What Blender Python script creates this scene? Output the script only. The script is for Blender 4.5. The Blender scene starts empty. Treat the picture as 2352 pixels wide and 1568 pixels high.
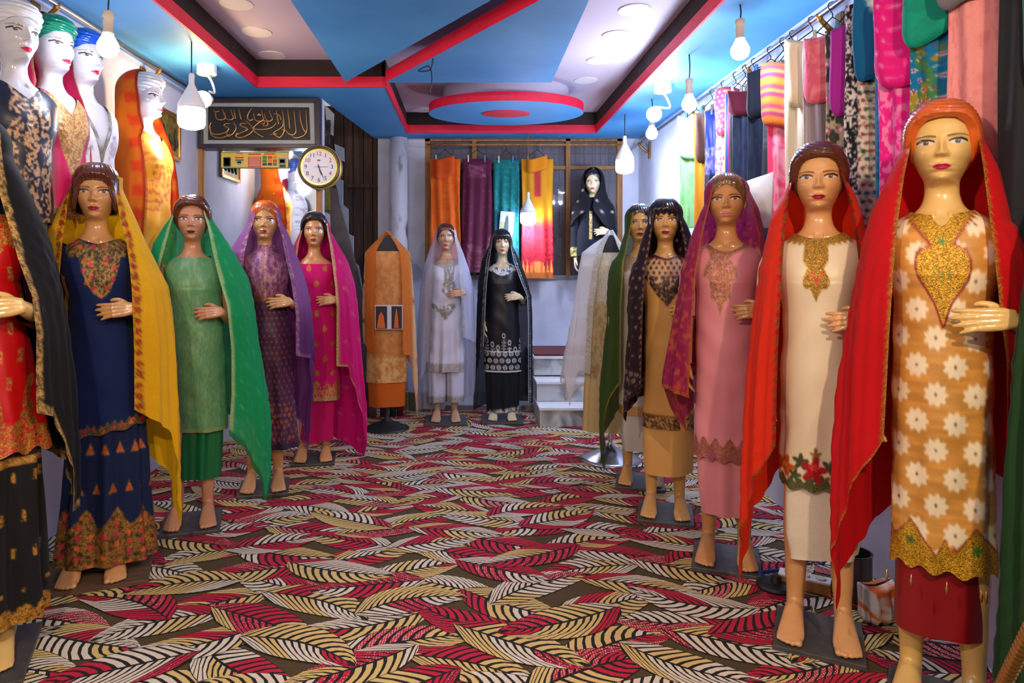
import bpy, bmesh, math, random
import numpy as np
from mathutils import Vector, Matrix

# ------------------------------------------------------------ camera, world, exposure
F, CX, CY, CH, HC = 1568.0, 1075.0, 609.0, 1.36, 1.29      # focal (px), vanishing point, eye height, ceiling above eye
scn = bpy.context.scene
COL = scn.collection
cam_d = bpy.data.cameras.new('camera'); cam = bpy.data.objects.new('camera', cam_d); COL.objects.link(cam)
cam.location = (0, 0, CH); cam.rotation_euler = (math.pi / 2, 0, 0)
cam_d.sensor_width = 36.0; cam_d.lens = 36.0 * F / 2352.0
cam_d.shift_x = (1176 - CX) / 2352.0; cam_d.shift_y = (CY - 784) / 2352.0
cam_d.clip_start = 0.05
scn.camera = cam
w = bpy.data.worlds.new('world'); scn.world = w; w.use_nodes = True
w.node_tree.nodes['Background'].inputs[0].default_value = (1.0, 0.92, 0.86, 1)
w.node_tree.nodes['Background'].inputs[1].default_value = 0.30
vs = scn.view_settings
vs.view_transform = 'Standard'; vs.look = 'None'; vs.gamma = 1.0; vs.use_curve_mapping = False
vs.exposure = 0.68
cy = scn.cycles; cy.max_bounces = 4; cy.diffuse_bounces = 3; cy.glossy_bounces = 2; cy.transmission_bounces = 2; cy.transparent_max_bounces = 6
cy.caustics_reflective = False; cy.caustics_refractive = False; cy.use_adaptive_sampling = True; cy.adaptive_threshold = 0.04
LIGHT = 1.0          # overall strength of the lamps

# ------------------------------------------------------------ helpers
def lin(c):
    c = np.asarray(c, dtype=float) / 255.0
    return np.where(c <= 0.04045, c / 12.92, ((c + 0.055) / 1.055) ** 2.4)
def lin4(c): return tuple(lin(c)) + (1.0,)
def P(px, py, Z): return Vector(((px - CX) * Z / F, Z, CH - (py - CY) * Z / F))
def XZ(px, Z): return (px - CX) * Z / F
def ZY(py, Z): return CH - (py - CY) * Z / F
def floorZ(py): return CH * F / (py - CY)

def link(o, parent=None):
    COL.objects.link(o)
    if parent is not None: o.parent = parent
    return o
def tag(o, label=None, cat=None, group=None, kind=None):
    if label: o['label'] = label
    if cat: o['category'] = cat
    if group: o['group'] = group
    if kind: o['kind'] = kind
    return o
def thing(name, label, cat, loc=(0, 0, 0), rz=0.0, s=1.0, group=None):
    o = bpy.data.objects.new(name, None); COL.objects.link(o)
    o.location = loc; o.rotation_euler = (0, 0, rz); o.scale = (s, s, s)
    o.empty_display_size = 0.05
    return tag(o, label, cat, group)

class MB:
    """collects verts / faces of one mesh"""
    def __init__(s): s.v = []; s.f = []; s.m = []
    def add(s, vs, fs, mi=0):
        b = len(s.v); s.v += [tuple(v) for v in vs]
        s.f += [tuple(i + b for i in f) for f in fs]; s.m += [mi] * len(fs)
        return s
    def box(s, x0, x1, y0, y1, z0, z1, mi=0, M=None):
        vs = [Vector(p) for p in ((x0, y0, z0), (x1, y0, z0), (x1, y1, z0), (x0, y1, z0), (x0, y0, z1), (x1, y0, z1), (x1, y1, z1), (x0, y1, z1))]
        if M is not None: vs = [M @ v for v in vs]
        return s.add(vs, [(0, 3, 2, 1), (4, 5, 6, 7), (0, 1, 5, 4), (1, 2, 6, 5), (2, 3, 7, 6), (3, 0, 4, 7)], mi)
    def tube(s, pts, rad, n=10, sub=1, cap=True, mi=0, flat=None):
        pts = [Vector(p) for p in pts]; rad = list(rad) if hasattr(rad, '__len__') else [rad] * len(pts)
        if sub > 1:
            q, r = [], []
            for i in range(len(pts) - 1):
                p0 = pts[max(i - 1, 0)]; p1 = pts[i]; p2 = pts[i + 1]; p3 = pts[min(i + 2, len(pts) - 1)]
                for k in range(sub):
                    t = k / sub
                    q.append(0.5 * ((2 * p1) + (p2 - p0) * t + (2 * p0 - 5 * p1 + 4 * p2 - p3) * t * t + (3 * p1 - p0 - 3 * p2 + p3) * t ** 3))
                    tt = t * t * (3 - 2 * t); r.append(rad[i] * (1 - tt) + rad[i + 1] * tt)
            q.append(pts[-1]); r.append(rad[-1]); pts, rad = q, r
        m = len(pts); vs = []
        tan = [(pts[min(i + 1, m - 1)] - pts[max(i - 1, 0)]).normalized() for i in range(m)]
        up = Vector((0, 0, 1)) if abs(tan[0].z) < 0.9 else Vector((1, 0, 0))
        a = (up - tan[0] * up.dot(tan[0])).normalized()
        for i in range(m):
            a = (a - tan[i] * a.dot(tan[i])).normalized(); b = tan[i].cross(a)
            fx, fy = (1, 1) if flat is None else flat
            for k in range(n):
                c = 2 * math.pi * k / n
                vs.append(pts[i] + (a * math.cos(c) * fx + b * math.sin(c) * fy) * rad[i])
        fs = [(i * n + k, i * n + (k + 1) % n, (i + 1) * n + (k + 1) % n, (i + 1) * n + k) for i in range(m - 1) for k in range(n)]
        if cap: fs += [tuple(range(n - 1, -1, -1)), tuple(range((m - 1) * n, m * n))]
        return s.add(vs, fs, mi)
    def lathe(s, prof, n=24, c=(0, 0, 0), mi=0, M=None, sx=1, sy=1):
        vs = []
        for r, z in prof:
            for k in range(n):
                t = 2 * math.pi * k / n
                v = Vector((c[0] + r * sx * math.cos(t), c[1] + r * sy * math.sin(t), c[2] + z)); vs.append(M @ v if M is not None else v)
        m = len(prof)
        fs = [(i * n + k, i * n + (k + 1) % n, (i + 1) * n + (k + 1) % n, (i + 1) * n + k) for i in range(m - 1) for k in range(n)]
        fs += [tuple(range(n - 1, -1, -1)), tuple(range((m - 1) * n, m * n))]
        return s.add(vs, fs, mi)
    def prism(s, pts2, d0, d1, f, mi=0):
        """polygon pts2 swept from d0 to d1; f(u, v, d) gives the point"""
        n = len(pts2); vs = [f(u, v, d0) for u, v in pts2] + [f(u, v, d1) for u, v in pts2]
        fs = [tuple(range(n)), tuple(range(2 * n - 1, n - 1, -1))] + [(i, i + n, (i + 1) % n + n, (i + 1) % n) for i in range(n)]
        return s.add(vs, fs, mi)
    def mesh(s, name, mats, smooth=False, fix=True):
        me = bpy.data.meshes.new(name); me.from_pydata([tuple(v) for v in s.v], [], s.f)
        for m in (mats if isinstance(mats, (list, tuple)) else [mats]): me.materials.append(m)
        if any(s.m): me.polygons.foreach_set('material_index', s.m)
        if fix:
            bm = bmesh.new(); bm.from_mesh(me); bmesh.ops.recalc_face_normals(bm, faces=bm.faces); bm.to_mesh(me); bm.free()
        if smooth: me.polygons.foreach_set('use_smooth', [True] * len(me.polygons))
        me.update(); return me
    def obj(s, name, mats, parent=None, smooth=False, bevel=0.0, fix=True):
        o = link(bpy.data.objects.new(name, s.mesh(name, mats, smooth, fix)), parent)
        if bevel:
            b = o.modifiers.new('bevel', 'BEVEL'); b.width = bevel; b.segments = 2; b.limit_method = 'ANGLE'
        return o

# ------------------------------------------------------------ materials
def nodes(name):
    m = bpy.data.materials.new(name); m.use_nodes = True
    nt = m.node_tree; return m, nt, nt.nodes['Principled BSDF']
def plain(name, rgb, rough=0.6, metal=0.0, noise=0.0, scale=20.0, bump=0.0, coat=0.0, emit=0.0, emit_rgb=None, alpha=1.0, trans=0.0):
    m, nt, b = nodes(name); N, L = nt.nodes, nt.links
    b.inputs['Base Color'].default_value = lin4(rgb); b.inputs['Roughness'].default_value = rough
    b.inputs['Metallic'].default_value = metal; b.inputs['Coat Weight'].default_value = coat
    b.inputs['Alpha'].default_value = alpha; b.inputs['Transmission Weight'].default_value = trans
    if emit:
        b.inputs['Emission Color'].default_value = lin4(emit_rgb or rgb); b.inputs['Emission Strength'].default_value = emit
    if noise or bump:
        tc = N.new('ShaderNodeTexCoord'); nz = N.new('ShaderNodeTexNoise'); nz.inputs['Scale'].default_value = scale
        nz.inputs['Detail'].default_value = 4; L.new(tc.outputs['Object'], nz.inputs['Vector'])
        if noise:
            r = N.new('ShaderNodeMapRange'); r.inputs[1].default_value = 0.3; r.inputs[2].default_value = 0.7
            r.inputs[3].default_value = 1 - noise; r.inputs[4].default_value = 1 + noise * 0.5
            L.new(nz.outputs[0], r.inputs[0])
            mx = N.new('ShaderNodeMix'); mx.data_type = 'RGBA'; mx.blend_type = 'MULTIPLY'; mx.inputs[0].default_value = 1
            mx.inputs[6].default_value = lin4(rgb); L.new(r.outputs[0], mx.inputs[7]); L.new(mx.outputs[2], b.inputs['Base Color'])
        if bump:
            bp = N.new('ShaderNodeBump'); bp.inputs['Strength'].default_value = bump; bp.inputs['Distance'].default_value = 0.01
            L.new(nz.outputs[0], bp.inputs['Height']); L.new(bp.outputs[0], b.inputs['Normal'])
    return m
def two_tone(name, a, c, scale, lo=0.45, hi=0.6, rough=0.7, stretch=(1, 1, 1), bump=0.1, metal=0.0, detail=4, dist=0.0):
    m, nt, b = nodes(name); N, L = nt.nodes, nt.links
    tc = N.new('ShaderNodeTexCoord'); mp = N.new('ShaderNodeMapping'); mp.inputs['Scale'].default_value = stretch
    nz = N.new('ShaderNodeTexNoise'); nz.inputs['Scale'].default_value = scale; nz.inputs['Detail'].default_value = detail; nz.inputs['Distortion'].default_value = dist
    L.new(tc.outputs['Object'], mp.inputs[0]); L.new(mp.outputs[0], nz.inputs['Vector'])
    r = N.new('ShaderNodeMapRange'); r.inputs[1].default_value = lo; r.inputs[2].default_value = hi; L.new(nz.outputs[0], r.inputs[0])
    mx = N.new('ShaderNodeMix'); mx.data_type = 'RGBA'; L.new(r.outputs[0], mx.inputs[0])
    mx.inputs[6].default_value = lin4(a); mx.inputs[7].default_value = lin4(c); L.new(mx.outputs[2], b.inputs['Base Color'])
    b.inputs['Roughness'].default_value = rough; b.inputs['Metallic'].default_value = metal
    if bump:
        bp = N.new('ShaderNodeBump'); bp.inputs['Strength'].default_value = bump; bp.inputs['Distance'].default_value = 0.01
        L.new(nz.outputs[0], bp.inputs['Height']); L.new(bp.outputs[0], b.inputs['Normal'])
    return m
def cloth(name, rough=0.8, sheen=0.2, sheer=0.0, transl=0.0, emb_metal=0.5, weave=0.12, wscale=260.0, spec=0.3):
    """fabric coloured by the mesh attribute Col; its alpha marks embroidery (glitter and relief)"""
    m, nt, b = nodes(name); N, L = nt.nodes, nt.links
    at = N.new('ShaderNodeAttribute'); at.attribute_name = 'Col'
    tc = N.new('ShaderNodeTexCoord')
    n1 = N.new('ShaderNodeTexNoise'); n1.inputs['Scale'].default_value = wscale; n1.inputs['Detail'].default_value = 1
    L.new(tc.outputs['Object'], n1.inputs['Vector'])
    n2 = N.new('ShaderNodeTexNoise'); n2.inputs['Scale'].default_value = 170; n2.inputs['Detail'].default_value = 1; n2.inputs['Distortion'].default_value = 1.5
    L.new(tc.outputs['Object'], n2.inputs['Vector'])
    r1 = N.new('ShaderNodeMapRange'); r1.inputs[3].default_value = 1 - weave; r1.inputs[4].default_value = 1 + weave; L.new(n1.outputs[0], r1.inputs[0])
    r2 = N.new('ShaderNodeMapRange'); r2.inputs[1].default_value = 0.35; r2.inputs[2].default_value = 0.62; r2.inputs[3].default_value = 0.42; r2.inputs[4].default_value = 1.35; L.new(n2.outputs[0], r2.inputs[0])
    mf = N.new('ShaderNodeMix'); L.new(at.outputs['Alpha'], mf.inputs[0]); L.new(r1.outputs[0], mf.inputs[2]); L.new(r2.outputs[0], mf.inputs[3])
    mx = N.new('ShaderNodeMix'); mx.data_type = 'RGBA'; mx.blend_type = 'MULTIPLY'; mx.inputs[0].default_value = 1
    L.new(at.outputs['Color'], mx.inputs[6]); L.new(mf.outputs[0], mx.inputs[7]); L.new(mx.outputs[2], b.inputs['Base Color'])
    me = N.new('ShaderNodeMath'); me.operation = 'MULTIPLY'; me.inputs[1].default_value = emb_metal; L.new(at.outputs['Alpha'], me.inputs[0]); L.new(me.outputs[0], b.inputs['Metallic'])
    rr = N.new('ShaderNodeMapRange'); rr.inputs[3].default_value = rough; rr.inputs[4].default_value = 0.42; L.new(at.outputs['Alpha'], rr.inputs[0]); L.new(rr.outputs[0], b.inputs['Roughness'])
    b.inputs['Sheen Weight'].default_value = sheen; b.inputs['Specular IOR Level'].default_value = spec
    hm = N.new('ShaderNodeMix'); L.new(at.outputs['Alpha'], hm.inputs[0]); L.new(n1.outputs[0], hm.inputs[2]); L.new(n2.outputs[0], hm.inputs[3])
    bs = N.new('ShaderNodeMapRange'); bs.inputs[3].default_value = 0.06; bs.inputs[4].default_value = 0.7; L.new(at.outputs['Alpha'], bs.inputs[0])
    bp = N.new('ShaderNodeBump'); bp.inputs['Distance'].default_value = 0.004; L.new(bs.outputs[0], bp.inputs['Strength']); L.new(hm.outputs[0], bp.inputs['Height']); L.new(bp.outputs[0], b.inputs['Normal'])
    out = N['Material Output']; sh = b.outputs[0]
    if transl:
        tr = N.new('ShaderNodeBsdfTranslucent'); L.new(mx.outputs[2], tr.inputs[0])
        ms = N.new('ShaderNodeMixShader'); ms.inputs[0].default_value = transl; L.new(sh, ms.inputs[1]); L.new(tr.outputs[0], ms.inputs[2]); sh = ms.outputs[0]
    if sheer:
        tp = N.new('ShaderNodeBsdfTransparent'); ms = N.new('ShaderNodeMixShader')
        f = N.new('ShaderNodeMath'); f.operation = 'MULTIPLY_ADD'; f.inputs[1].default_value = -sheer; f.inputs[2].default_value = sheer
        L.new(at.outputs['Alpha'], f.inputs[0]); L.new(f.outputs[0], ms.inputs[0])
        L.new(sh, ms.inputs[1]); L.new(tp.outputs[0], ms.inputs[2]); sh = ms.outputs[0]
    L.new(sh, out.inputs[0]); return m

M = {}
M['blue'] = two_tone('ceiling_blue_paint', (60, 142, 206), (84, 166, 226), 1.6, 0.35, 0.7, rough=0.55, bump=0.03)
M['red'] = plain('ceiling_red_paint', (222, 18, 62), 0.5, noise=0.12, scale=6)
M['lilac'] = plain('recess_lilac_paint', (196, 186, 204), 0.7, noise=0.06, scale=2)
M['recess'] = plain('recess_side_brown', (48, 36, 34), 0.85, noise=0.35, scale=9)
M['white_wall'] = plain('limewashed_wall', (202, 206, 226), 0.75, noise=0.14, scale=4, bump=0.06)
M['dark_wood'] = two_tone('dark_plank_wood', (44, 28, 20), (78, 50, 34), 5, 0.35, 0.7, rough=0.85, stretch=(6, 6, 0.6), bump=0.25)
M['wood'] = two_tone('yellow_brown_wood', (132, 86, 40), (176, 122, 62), 6, 0.3, 0.7, rough=0.6, stretch=(5, 5, 0.7), bump=0.1)
M['pine'] = two_tone('pale_board_wood', (150, 110, 66), (190, 150, 100), 8, 0.3, 0.7, rough=0.7, stretch=(0.6, 5, 5), bump=0.1)
M['marble'] = two_tone('grey_marble', (196, 198, 198), (128, 132, 136), 5, 0.42, 0.66, rough=0.35, bump=0.0, dist=1.2)
M['marble_edge'] = plain('pale_marble_edge', (224, 226, 232), 0.35)
M['concrete'] = two_tone('grey_plaster', (120, 118, 122), (160, 160, 168), 4, 0.3, 0.7, rough=0.9)
M['pillar'] = two_tone('stained_white_pillar', (206, 206, 218), (96, 88, 72), 7, 0.56, 0.7, rough=0.7, stretch=(1, 1, 0.5), bump=0.05)
M['chrome'] = plain('steel_tube', (190, 190, 196), 0.25, 1.0)
M['brass'] = plain('brass', (150, 106, 48), 0.4, 0.8)
M['black'] = plain('black_plastic', (22, 22, 24), 0.5)
M['wire'] = plain('black_wire', (24, 24, 28), 0.5)
M['white'] = plain('white_plastic', (226, 226, 226), 0.4)
M['ivory'] = plain('ivory_plastic', (206, 190, 172), 0.5)
M['paper'] = plain('white_paper', (214, 216, 228), 0.8)
M['mirror'] = plain('mirror_glass', (215, 222, 228), 0.03, 1.0)
M['darkframe'] = plain('dark_frame', (52, 44, 52), 0.35, noise=0.2, scale=8)
M['matboard'] = plain('grey_mat_board', (170, 176, 172), 0.7, noise=0.1, scale=60)
M['panelblack'] = plain('black_panel', (26, 24, 24), 0.6)
M['gold'] = plain('gold_relief', (196, 146, 84), 0.32, 0.85)
M['shutter'] = two_tone('dull_violet_shutter', (60, 48, 62), (80, 64, 78), 3, 0.3, 0.7, rough=0.7, bump=0.05)
def _glass():
    m, nt, b = nodes('window_glass'); b.inputs['Base Color'].default_value = lin4((190, 190, 205)); b.inputs['Roughness'].default_value = 0.03; b.inputs['Alpha'].default_value = 0.12
    return m
M['glass'] = _glass()
M['floor_brown'] = two_tone('carpet_brown_ground', (62, 46, 22), (84, 66, 34), 160, 0.3, 0.7, rough=0.95, bump=0.3)
M['leaf_black'] = plain('carpet_black', (20, 14, 14), 0.95, noise=0.2, scale=300, bump=0.3)
def carpet(name, rgb, dots=None):
    m = plain(name, rgb, 0.95, noise=0.22, scale=260, bump=0.4)
    if dots:
        nt = m.node_tree; N, L = nt.nodes, nt.links; b = N['Principled BSDF']
        tc = N.new('ShaderNodeTexCoord'); vo = N.new('ShaderNodeTexVoronoi'); vo.inputs['Scale'].default_value = 110; vo.inputs['Randomness'].default_value = 0.3
        L.new(tc.outputs['Object'], vo.inputs['Vector'])
        lt = N.new('ShaderNodeMath'); lt.operation = 'LESS_THAN'; lt.inputs[1].default_value = 0.33; L.new(vo.outputs['Distance'], lt.inputs[0])
        mx = N.new('ShaderNodeMix'); mx.data_type = 'RGBA'; L.new(lt.outputs[0], mx.inputs[0]); mx.inputs[6].default_value = lin4(rgb); mx.inputs[7].default_value = lin4(dots); L.new(mx.outputs[2], b.inputs['Base Color'])
    return m
M['c_red'] = carpet('carpet_crimson', (196, 14, 56))
M['c_dot'] = carpet('carpet_dotted_crimson', (190, 20, 58), (236, 190, 170))
M['c_beige'] = carpet('carpet_beige', (222, 186, 116))
M['c_cream'] = carpet('carpet_cream', (226, 208, 188))
M['bulb_cool'] = plain('lit_bulb_cool', (235, 242, 255), 0.4, emit=14.0, emit_rgb=(236, 242, 255))
M['bulb_warm'] = plain('lit_bulb_warm', (255, 226, 170), 0.4, emit=14.0, emit_rgb=(255, 222, 150))
for _m in ('bulb_cool', 'bulb_warm'): M[_m].cycles.emission_sampling = 'NONE'
M['downlight'] = plain('downlight_glass', (225, 225, 232), 0.3)

# ------------------------------------------------------------ room shell
XL, XR, YN, YB = -2.08, 1.76, -1.6, 7.05
ZC = CH + HC                    # lower ceiling level
ZR = ZC + 0.20                  # recess level
YP = 5.3                        # mirror partition
def struct(name, mb, mat, parent=None, **k):
    o = mb.obj(name, mat, parent, **k)
    if parent is None: o['kind'] = 'structure'
    return o
floor = struct('floor', MB().box(XL - .1, XR + .1, YN, YB + .1, -0.1, 0.0), M['floor_brown'])
struct('wall_left', MB().box(XL - .1, XL, YN, YB + .1, 0, ZC + .35), M['white_wall'])
struct('wall_right', MB().box(XR, XR + .1, YN, YB + .1, 0, ZC + .35), M['white_wall'])
# back wall around the window opening
WX0, WX1 = XZ(976, YB), XZ(1430, YB); WZ0, WZ1 = ZY(640, YB), ZY(318, YB)
mb = MB()
mb.box(XZ(868, YB), WX0, YB, YB + .12, 0, ZC + .35); mb.box(WX1, XR + .1, YB, YB + .12, 0, ZC + .35)
mb.box(WX0, WX1, YB, YB + .12, 0, WZ0); mb.box(WX0, WX1, YB, YB + .12, WZ1, ZC + .35)
struct('wall_back', mb, M['white_wall'])
struct('trim_1', MB().box(XZ(955, 6.35), XZ(1228, 6.35), 6.38, YB, 0, 0.05), M['concrete'])
# dark planked wall of the back left corner
alc = struct('wall_alcove', MB().box(XL, XZ(868, YB), YB + .03, YB + .12, 0, ZC + .35), M['dark_wood'])
px = 700
while px < 866:
    wd = 17 + (px * 7) % 9
    MB().box(XZ(px, YB) + .004, XZ(min(px + wd, 868), YB) - .004, YB - .005 * ((px * 3) % 4), YB + .04, 0, ZC + .35).obj('plank', M['dark_wood'], alc)
    px += wd
MB().box(XZ(800, YB), XZ(868, YB), YB - .06, YB + .02, ZY(432, YB), ZY(424, YB)).obj('ledge', M['dark_wood'], alc)
# round pillar
struct('trim_2', MB().lathe([(0.088, 0), (0.088, ZC + .35)], 28, (XZ(916, 6.9), 6.93, 0)), M['pillar'], smooth=False).data.polygons.foreach_set('use_smooth', [True] * 30)
# partition with mirror
struct('wall_partition', MB().box(XL, XZ(741, YP), YP, YP + .07, 0, ZC + .35), M['white_wall'])

# ceiling: blue soffit round an L-shaped tray
TX0, TX1, TX2, TYN, TY1, TY2 = -1.535, 1.25, -0.60, 0.6, 4.95, 6.65
YE = 6.95
th = 0.06
def flat(name, polys, z0, z1, mat, parent=None, **k):
    mb = MB()
    for p in polys: mb.prism(p, z0, z1, lambda u, v, d: Vector((u, v, d)))
    return struct(name, mb, mat, parent, **k) if parent is None else mb.obj(name, mat, parent)
ceil = flat('ceiling', [[(XL, YN), (TX0, YN), (TX0, 5.34), (XL, 5.34)], [(TX0, YN), (TX1, YN), (TX1, TYN), (TX0, TYN)],
                        [(TX1, YN), (XR, YN), (XR, YE), (TX1, YE)],
                        [(TX0, TY1), (TX2, TY1), (TX2, YE), (-0.95, YE), (-1.13, 5.34), (TX0, 5.34)],
                        [(TX2, TY2), (TX1, TY2), (TX1, YE), (TX2, YE)]], ZC, ZC + th, M['blue'])
flat('recess', [[(TX0, TYN), (TX1, TYN), (TX1, TY2), (TX2, TY2), (TX2, TY1), (TX0, TY1)]], ZR, ZR + .05, M['lilac'], ceil)
edge = [(TX0, TYN), (TX0, TY1), (TX2, TY1), (TX2, TY2), (TX1, TY2), (TX1, TYN)]
for i in range(6):
    (ax, ay), (bx, by) = edge[i], edge[(i + 1) % 6]
    d = Vector((bx - ax, by - ay)).normalized(); n = Vector((-d.y, d.x)) * .012      # outward is -n ... side strips
    MB().prism([(ax - n.x, ay - n.y), (bx - n.x, by - n.y), (bx + n.x * .2, by + n.y * .2), (ax + n.x * .2, ay + n.y * .2)], ZC - .002, ZC + .075, lambda u, v, dd: Vector((u, v, dd))).obj('fascia', M['red'], ceil)
    MB().prism([(ax, ay), (bx, by), (bx + n.x * 2, by + n.y * 2), (ax + n.x * 2, ay + n.y * 2)], ZC + .06, ZR + .02, lambda u, v, dd: Vector((u, v, dd))).obj('recess_side', M['recess'], ceil)
def slab(pts):
    o = MB().prism(pts, ZC + .002, ZC + .09, lambda u, v, d: Vector((u, v, d))).obj('ceiling_slab', [M['blue'], M['red']], ceil)
    for p in o.data.polygons: p.material_index = 0 if abs(p.normal.z) > .5 else 1
    return o
slab([(-0.865, 4.82), (-0.865, 2.3), (0.59, 2.3), (0.59, 2.60)])
slab([(-0.585, 4.83), (0.59, 4.83), (0.59, 2.94)])
# oval disc
ex, ey = XZ(1162, 5.8), 5.8
disc = MB().lathe([(1, -.0), (1, .075)], 64, (ex, ey, ZC - .005), sx=.655, sy=.47).obj('oval_disc', [M['blue'], M['red']], ceil)
for p in disc.data.polygons: p.material_index = 0 if abs(p.normal.z) > .5 else 1
MB().lathe([(1, 0), (1, .01)], 40, (ex, ey - .02, ZC - .012), sx=.2, sy=.13).obj('oval_centre', M['red'], disc)
MB().lathe([(1, 0), (1, .14)], 64, (ex, ey, ZC + .07), sx=.53, sy=.38).obj('oval_neck', M['lilac'], disc)
# loose wire from the slab
wz = HC * F / (609 - 135)
tag(MB().tube([P(995, 140, wz) + Vector((0, 0, .02)), P(988, 160, wz), P(960, 163, wz), P(985, 152, wz), P(992, 180, wz), P(986, 215, wz)], .004, 6, 4).obj('loose_wire', M['wire'], smooth=True), 'loose yellow black wire hanging from the blue ceiling slab', 'wire')

# recessed downlights
k = (HC + .20)
for i, (dx, dy, lb) in enumerate([(543, 8, 'left recess, nearest the camera'), (590, 73, 'left recess, middle of three'), (625, 126, 'left recess, farthest of three'),
                                  (1457, 22, 'right recess, nearest the camera'), (1416, 80, 'right recess, second from the camera'), (1377, 138, 'right recess, third from the camera'),
                                  (1345, 184, 'right recess, farthest of four'), (968, 252, 'small recess, beside the oval disc')]):
    Z = k * F / (CY - dy)
    t = thing('downlight', 'round downlight in the ' + lb, 'downlight', (XZ(dx, Z), Z, ZR), group='recessed downlights')
    MB().lathe([(.092, -.006), (.095, 0), (.07, -.001), (.07, -.004)], 28).obj('ring', M['white'], t)
    MB().lathe([(.07, -.003), (.07, 0)], 24).obj('lens', M['downlight'], t)
# ------------------------------------------------------------ carpet leaves
def build_carpet():
    rng = random.Random(7)
    V = []; Fc = []; Mi = []
    def leaf(cx, cy, ang, L, W, bend, lvl, flip):
        z = 0.0012 + 0.0003 * lvl
        ca, sa = math.cos(ang), math.sin(ang)
        def mid(t): return (t - .5) * L, bend * math.sin(math.pi * t) - bend * .6
        def half(t): return W * max(0.0, math.sin(math.pi * min(max(t, 0), 1) ** 0.85)) ** .75
        def pt(t, s, dz=0.0):
            t = min(max(t, 0.0), 1.0)
            x, y = mid(t); dx = L; dy = bend * math.pi * math.cos(math.pi * t); n = math.hypot(dx, dy)
            x += -dy / n * half(t) * s; y += dx / n * half(t) * s
            return (cx + ca * x - sa * y, cy + sa * x + ca * y, z + dz)
        # black backing
        b = len(V); n = 14
        for i in range(n + 1): V.append(pt(i / n, 1.0))
        for i in range(n + 1): V.append(pt(i / n, -1.0))
        for i in range(n): Fc.append((b + i, b + n + 1 + i, b + n + 2 + i, b + i + 1)); Mi.append(0)
        for sd in (1, -1):
            ns = 13 if sd == flip else 16; sweep = .16 if sd == flip else .30
            cols = []; 
            while len(cols) < ns:
                c = rng.choices([1, 2, 3, 4], [2.7, 1.2, 3.2, 3.8])[0]; cols += [c] * rng.randint(3, 6)
            for k in range(ns):
                t0 = -.10 + k / ns * 1.02; t1 = t0 + .62 / ns
                b = len(V); S = (0.05, .3, .6, .97)
                for s in S:
                    e = sweep * s ** 1.5
                    V.append(pt(t0 + e, s * sd, .0002)); V.append(pt(t1 + e * 1.04, s * sd, .0002))
                for i in range(3): Fc.append((b + 2 * i, b + 2 * i + 1, b + 2 * i + 3, b + 2 * i + 2)); Mi.append(cols[k])
    sx, sy = 0.385, 0.15
    j = 0; y = 1.55
    while y < 6.95:
        x = -2.15 + (j % 2) * sx * .5 + rng.uniform(-.05, .05); i = 0
        while x < 1.95:
            up = 1 if (i + j) % 2 else -1
            a = up * rng.uniform(.18, .55) + (math.pi if rng.random() < .45 else 0)
            leaf(x + rng.uniform(-.03, .03), y + rng.uniform(-.02, .02), a, rng.uniform(.46, .56), rng.uniform(.092, .118), rng.uniform(-.06, .06), (i * 5 + j * 3) % 13, rng.choice((1, -1)))
            x += sx; i += 1
        y += sy; j += 1
    me = bpy.data.meshes.new('leaf_pattern'); me.from_pydata(V, [], Fc)
    for m in ('leaf_black', 'c_red', 'c_dot', 'c_beige', 'c_cream'): me.materials.append(M[m])
    me.polygons.foreach_set('material_index', Mi); me.update()
    o = link(bpy.data.objects.new('leaf_pattern', me), floor); o['kind'] = 'stuff'
    # clip everything outside the walls
    bm = bmesh.new(); bm.from_mesh(me)
    for co, no in (((XL, 0, 0), (-1, 0, 0)), ((XR, 0, 0), (1, 0, 0)), ((0, YB, 0), (0, 1, 0))):
        bmesh.ops.bisect_plane(bm, geom=bm.verts[:] + bm.edges[:] + bm.faces[:], plane_co=co, plane_no=no, clear_outer=True)
    for f in bm.faces:
        if f.normal.z < 0: f.normal_flip()
    bm.to_mesh(me); bm.free()
build_carpet()

# ------------------------------------------------------------ window
win = struct('window_1', MB().box(WX0, WX1, YB + .10, YB + .13, WZ0, WZ1), M['shutter'])
for i in range(38):
    x = WX0 + (WX1 - WX0) * (i + .5) / 38
    MB().box(x - .022, x + .022, YB + .085, YB + .102, WZ0, WZ1).obj('shutter_slat', M['shutter'], win)
MB().box(WX0, WX1, YB + .045, YB + .05, WZ0, WZ1).obj('pane', M['glass'], win)
for i in range(24):
    x = WX0 + (WX1 - WX0) * (i + .5) / 24
    MB().tube([(x, YB + .065, WZ0), (x, YB + .065, WZ1)], .006, 6).obj('grille_bar', M['wire'], win)
for i in range(5):
    z = WZ0 + (WZ1 - WZ0) * (i + .5) / 5
    MB().tube([(WX0, YB + .068, z), (WX1, YB + .068, z)], .005, 6).obj('grille_bar', M['wire'], win)
def wbox(px0, px1, py0, py1, d0, d1, name, mat, Zr=YB): return MB().box(XZ(px0, Zr), XZ(px1, Zr), Zr + d0, Zr + d1, ZY(py1, Zr), ZY(py0, Zr)).obj(name, mat, win)
wbox(976, 988, 318, 640, 0, .08, 'frame_post', M['wood']); wbox(1418, 1430, 318, 640, 0, .08, 'frame_post', M['wood'])
wbox(1084, 1095, 318, 640, .01, .08, 'frame_post', M['wood']); wbox(1300, 1310, 318, 640, .0, .08, 'frame_post', M['wood'])
wbox(976, 1430, 318, 324, .0, .08, 'frame_rail', M['wood']); wbox(976, 1430, 380, 388, .02, .08, 'frame_rail', M['wood'])
wbox(976, 1434, 632, 641, -.03, .08, 'window_sill', M['concrete'])
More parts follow.
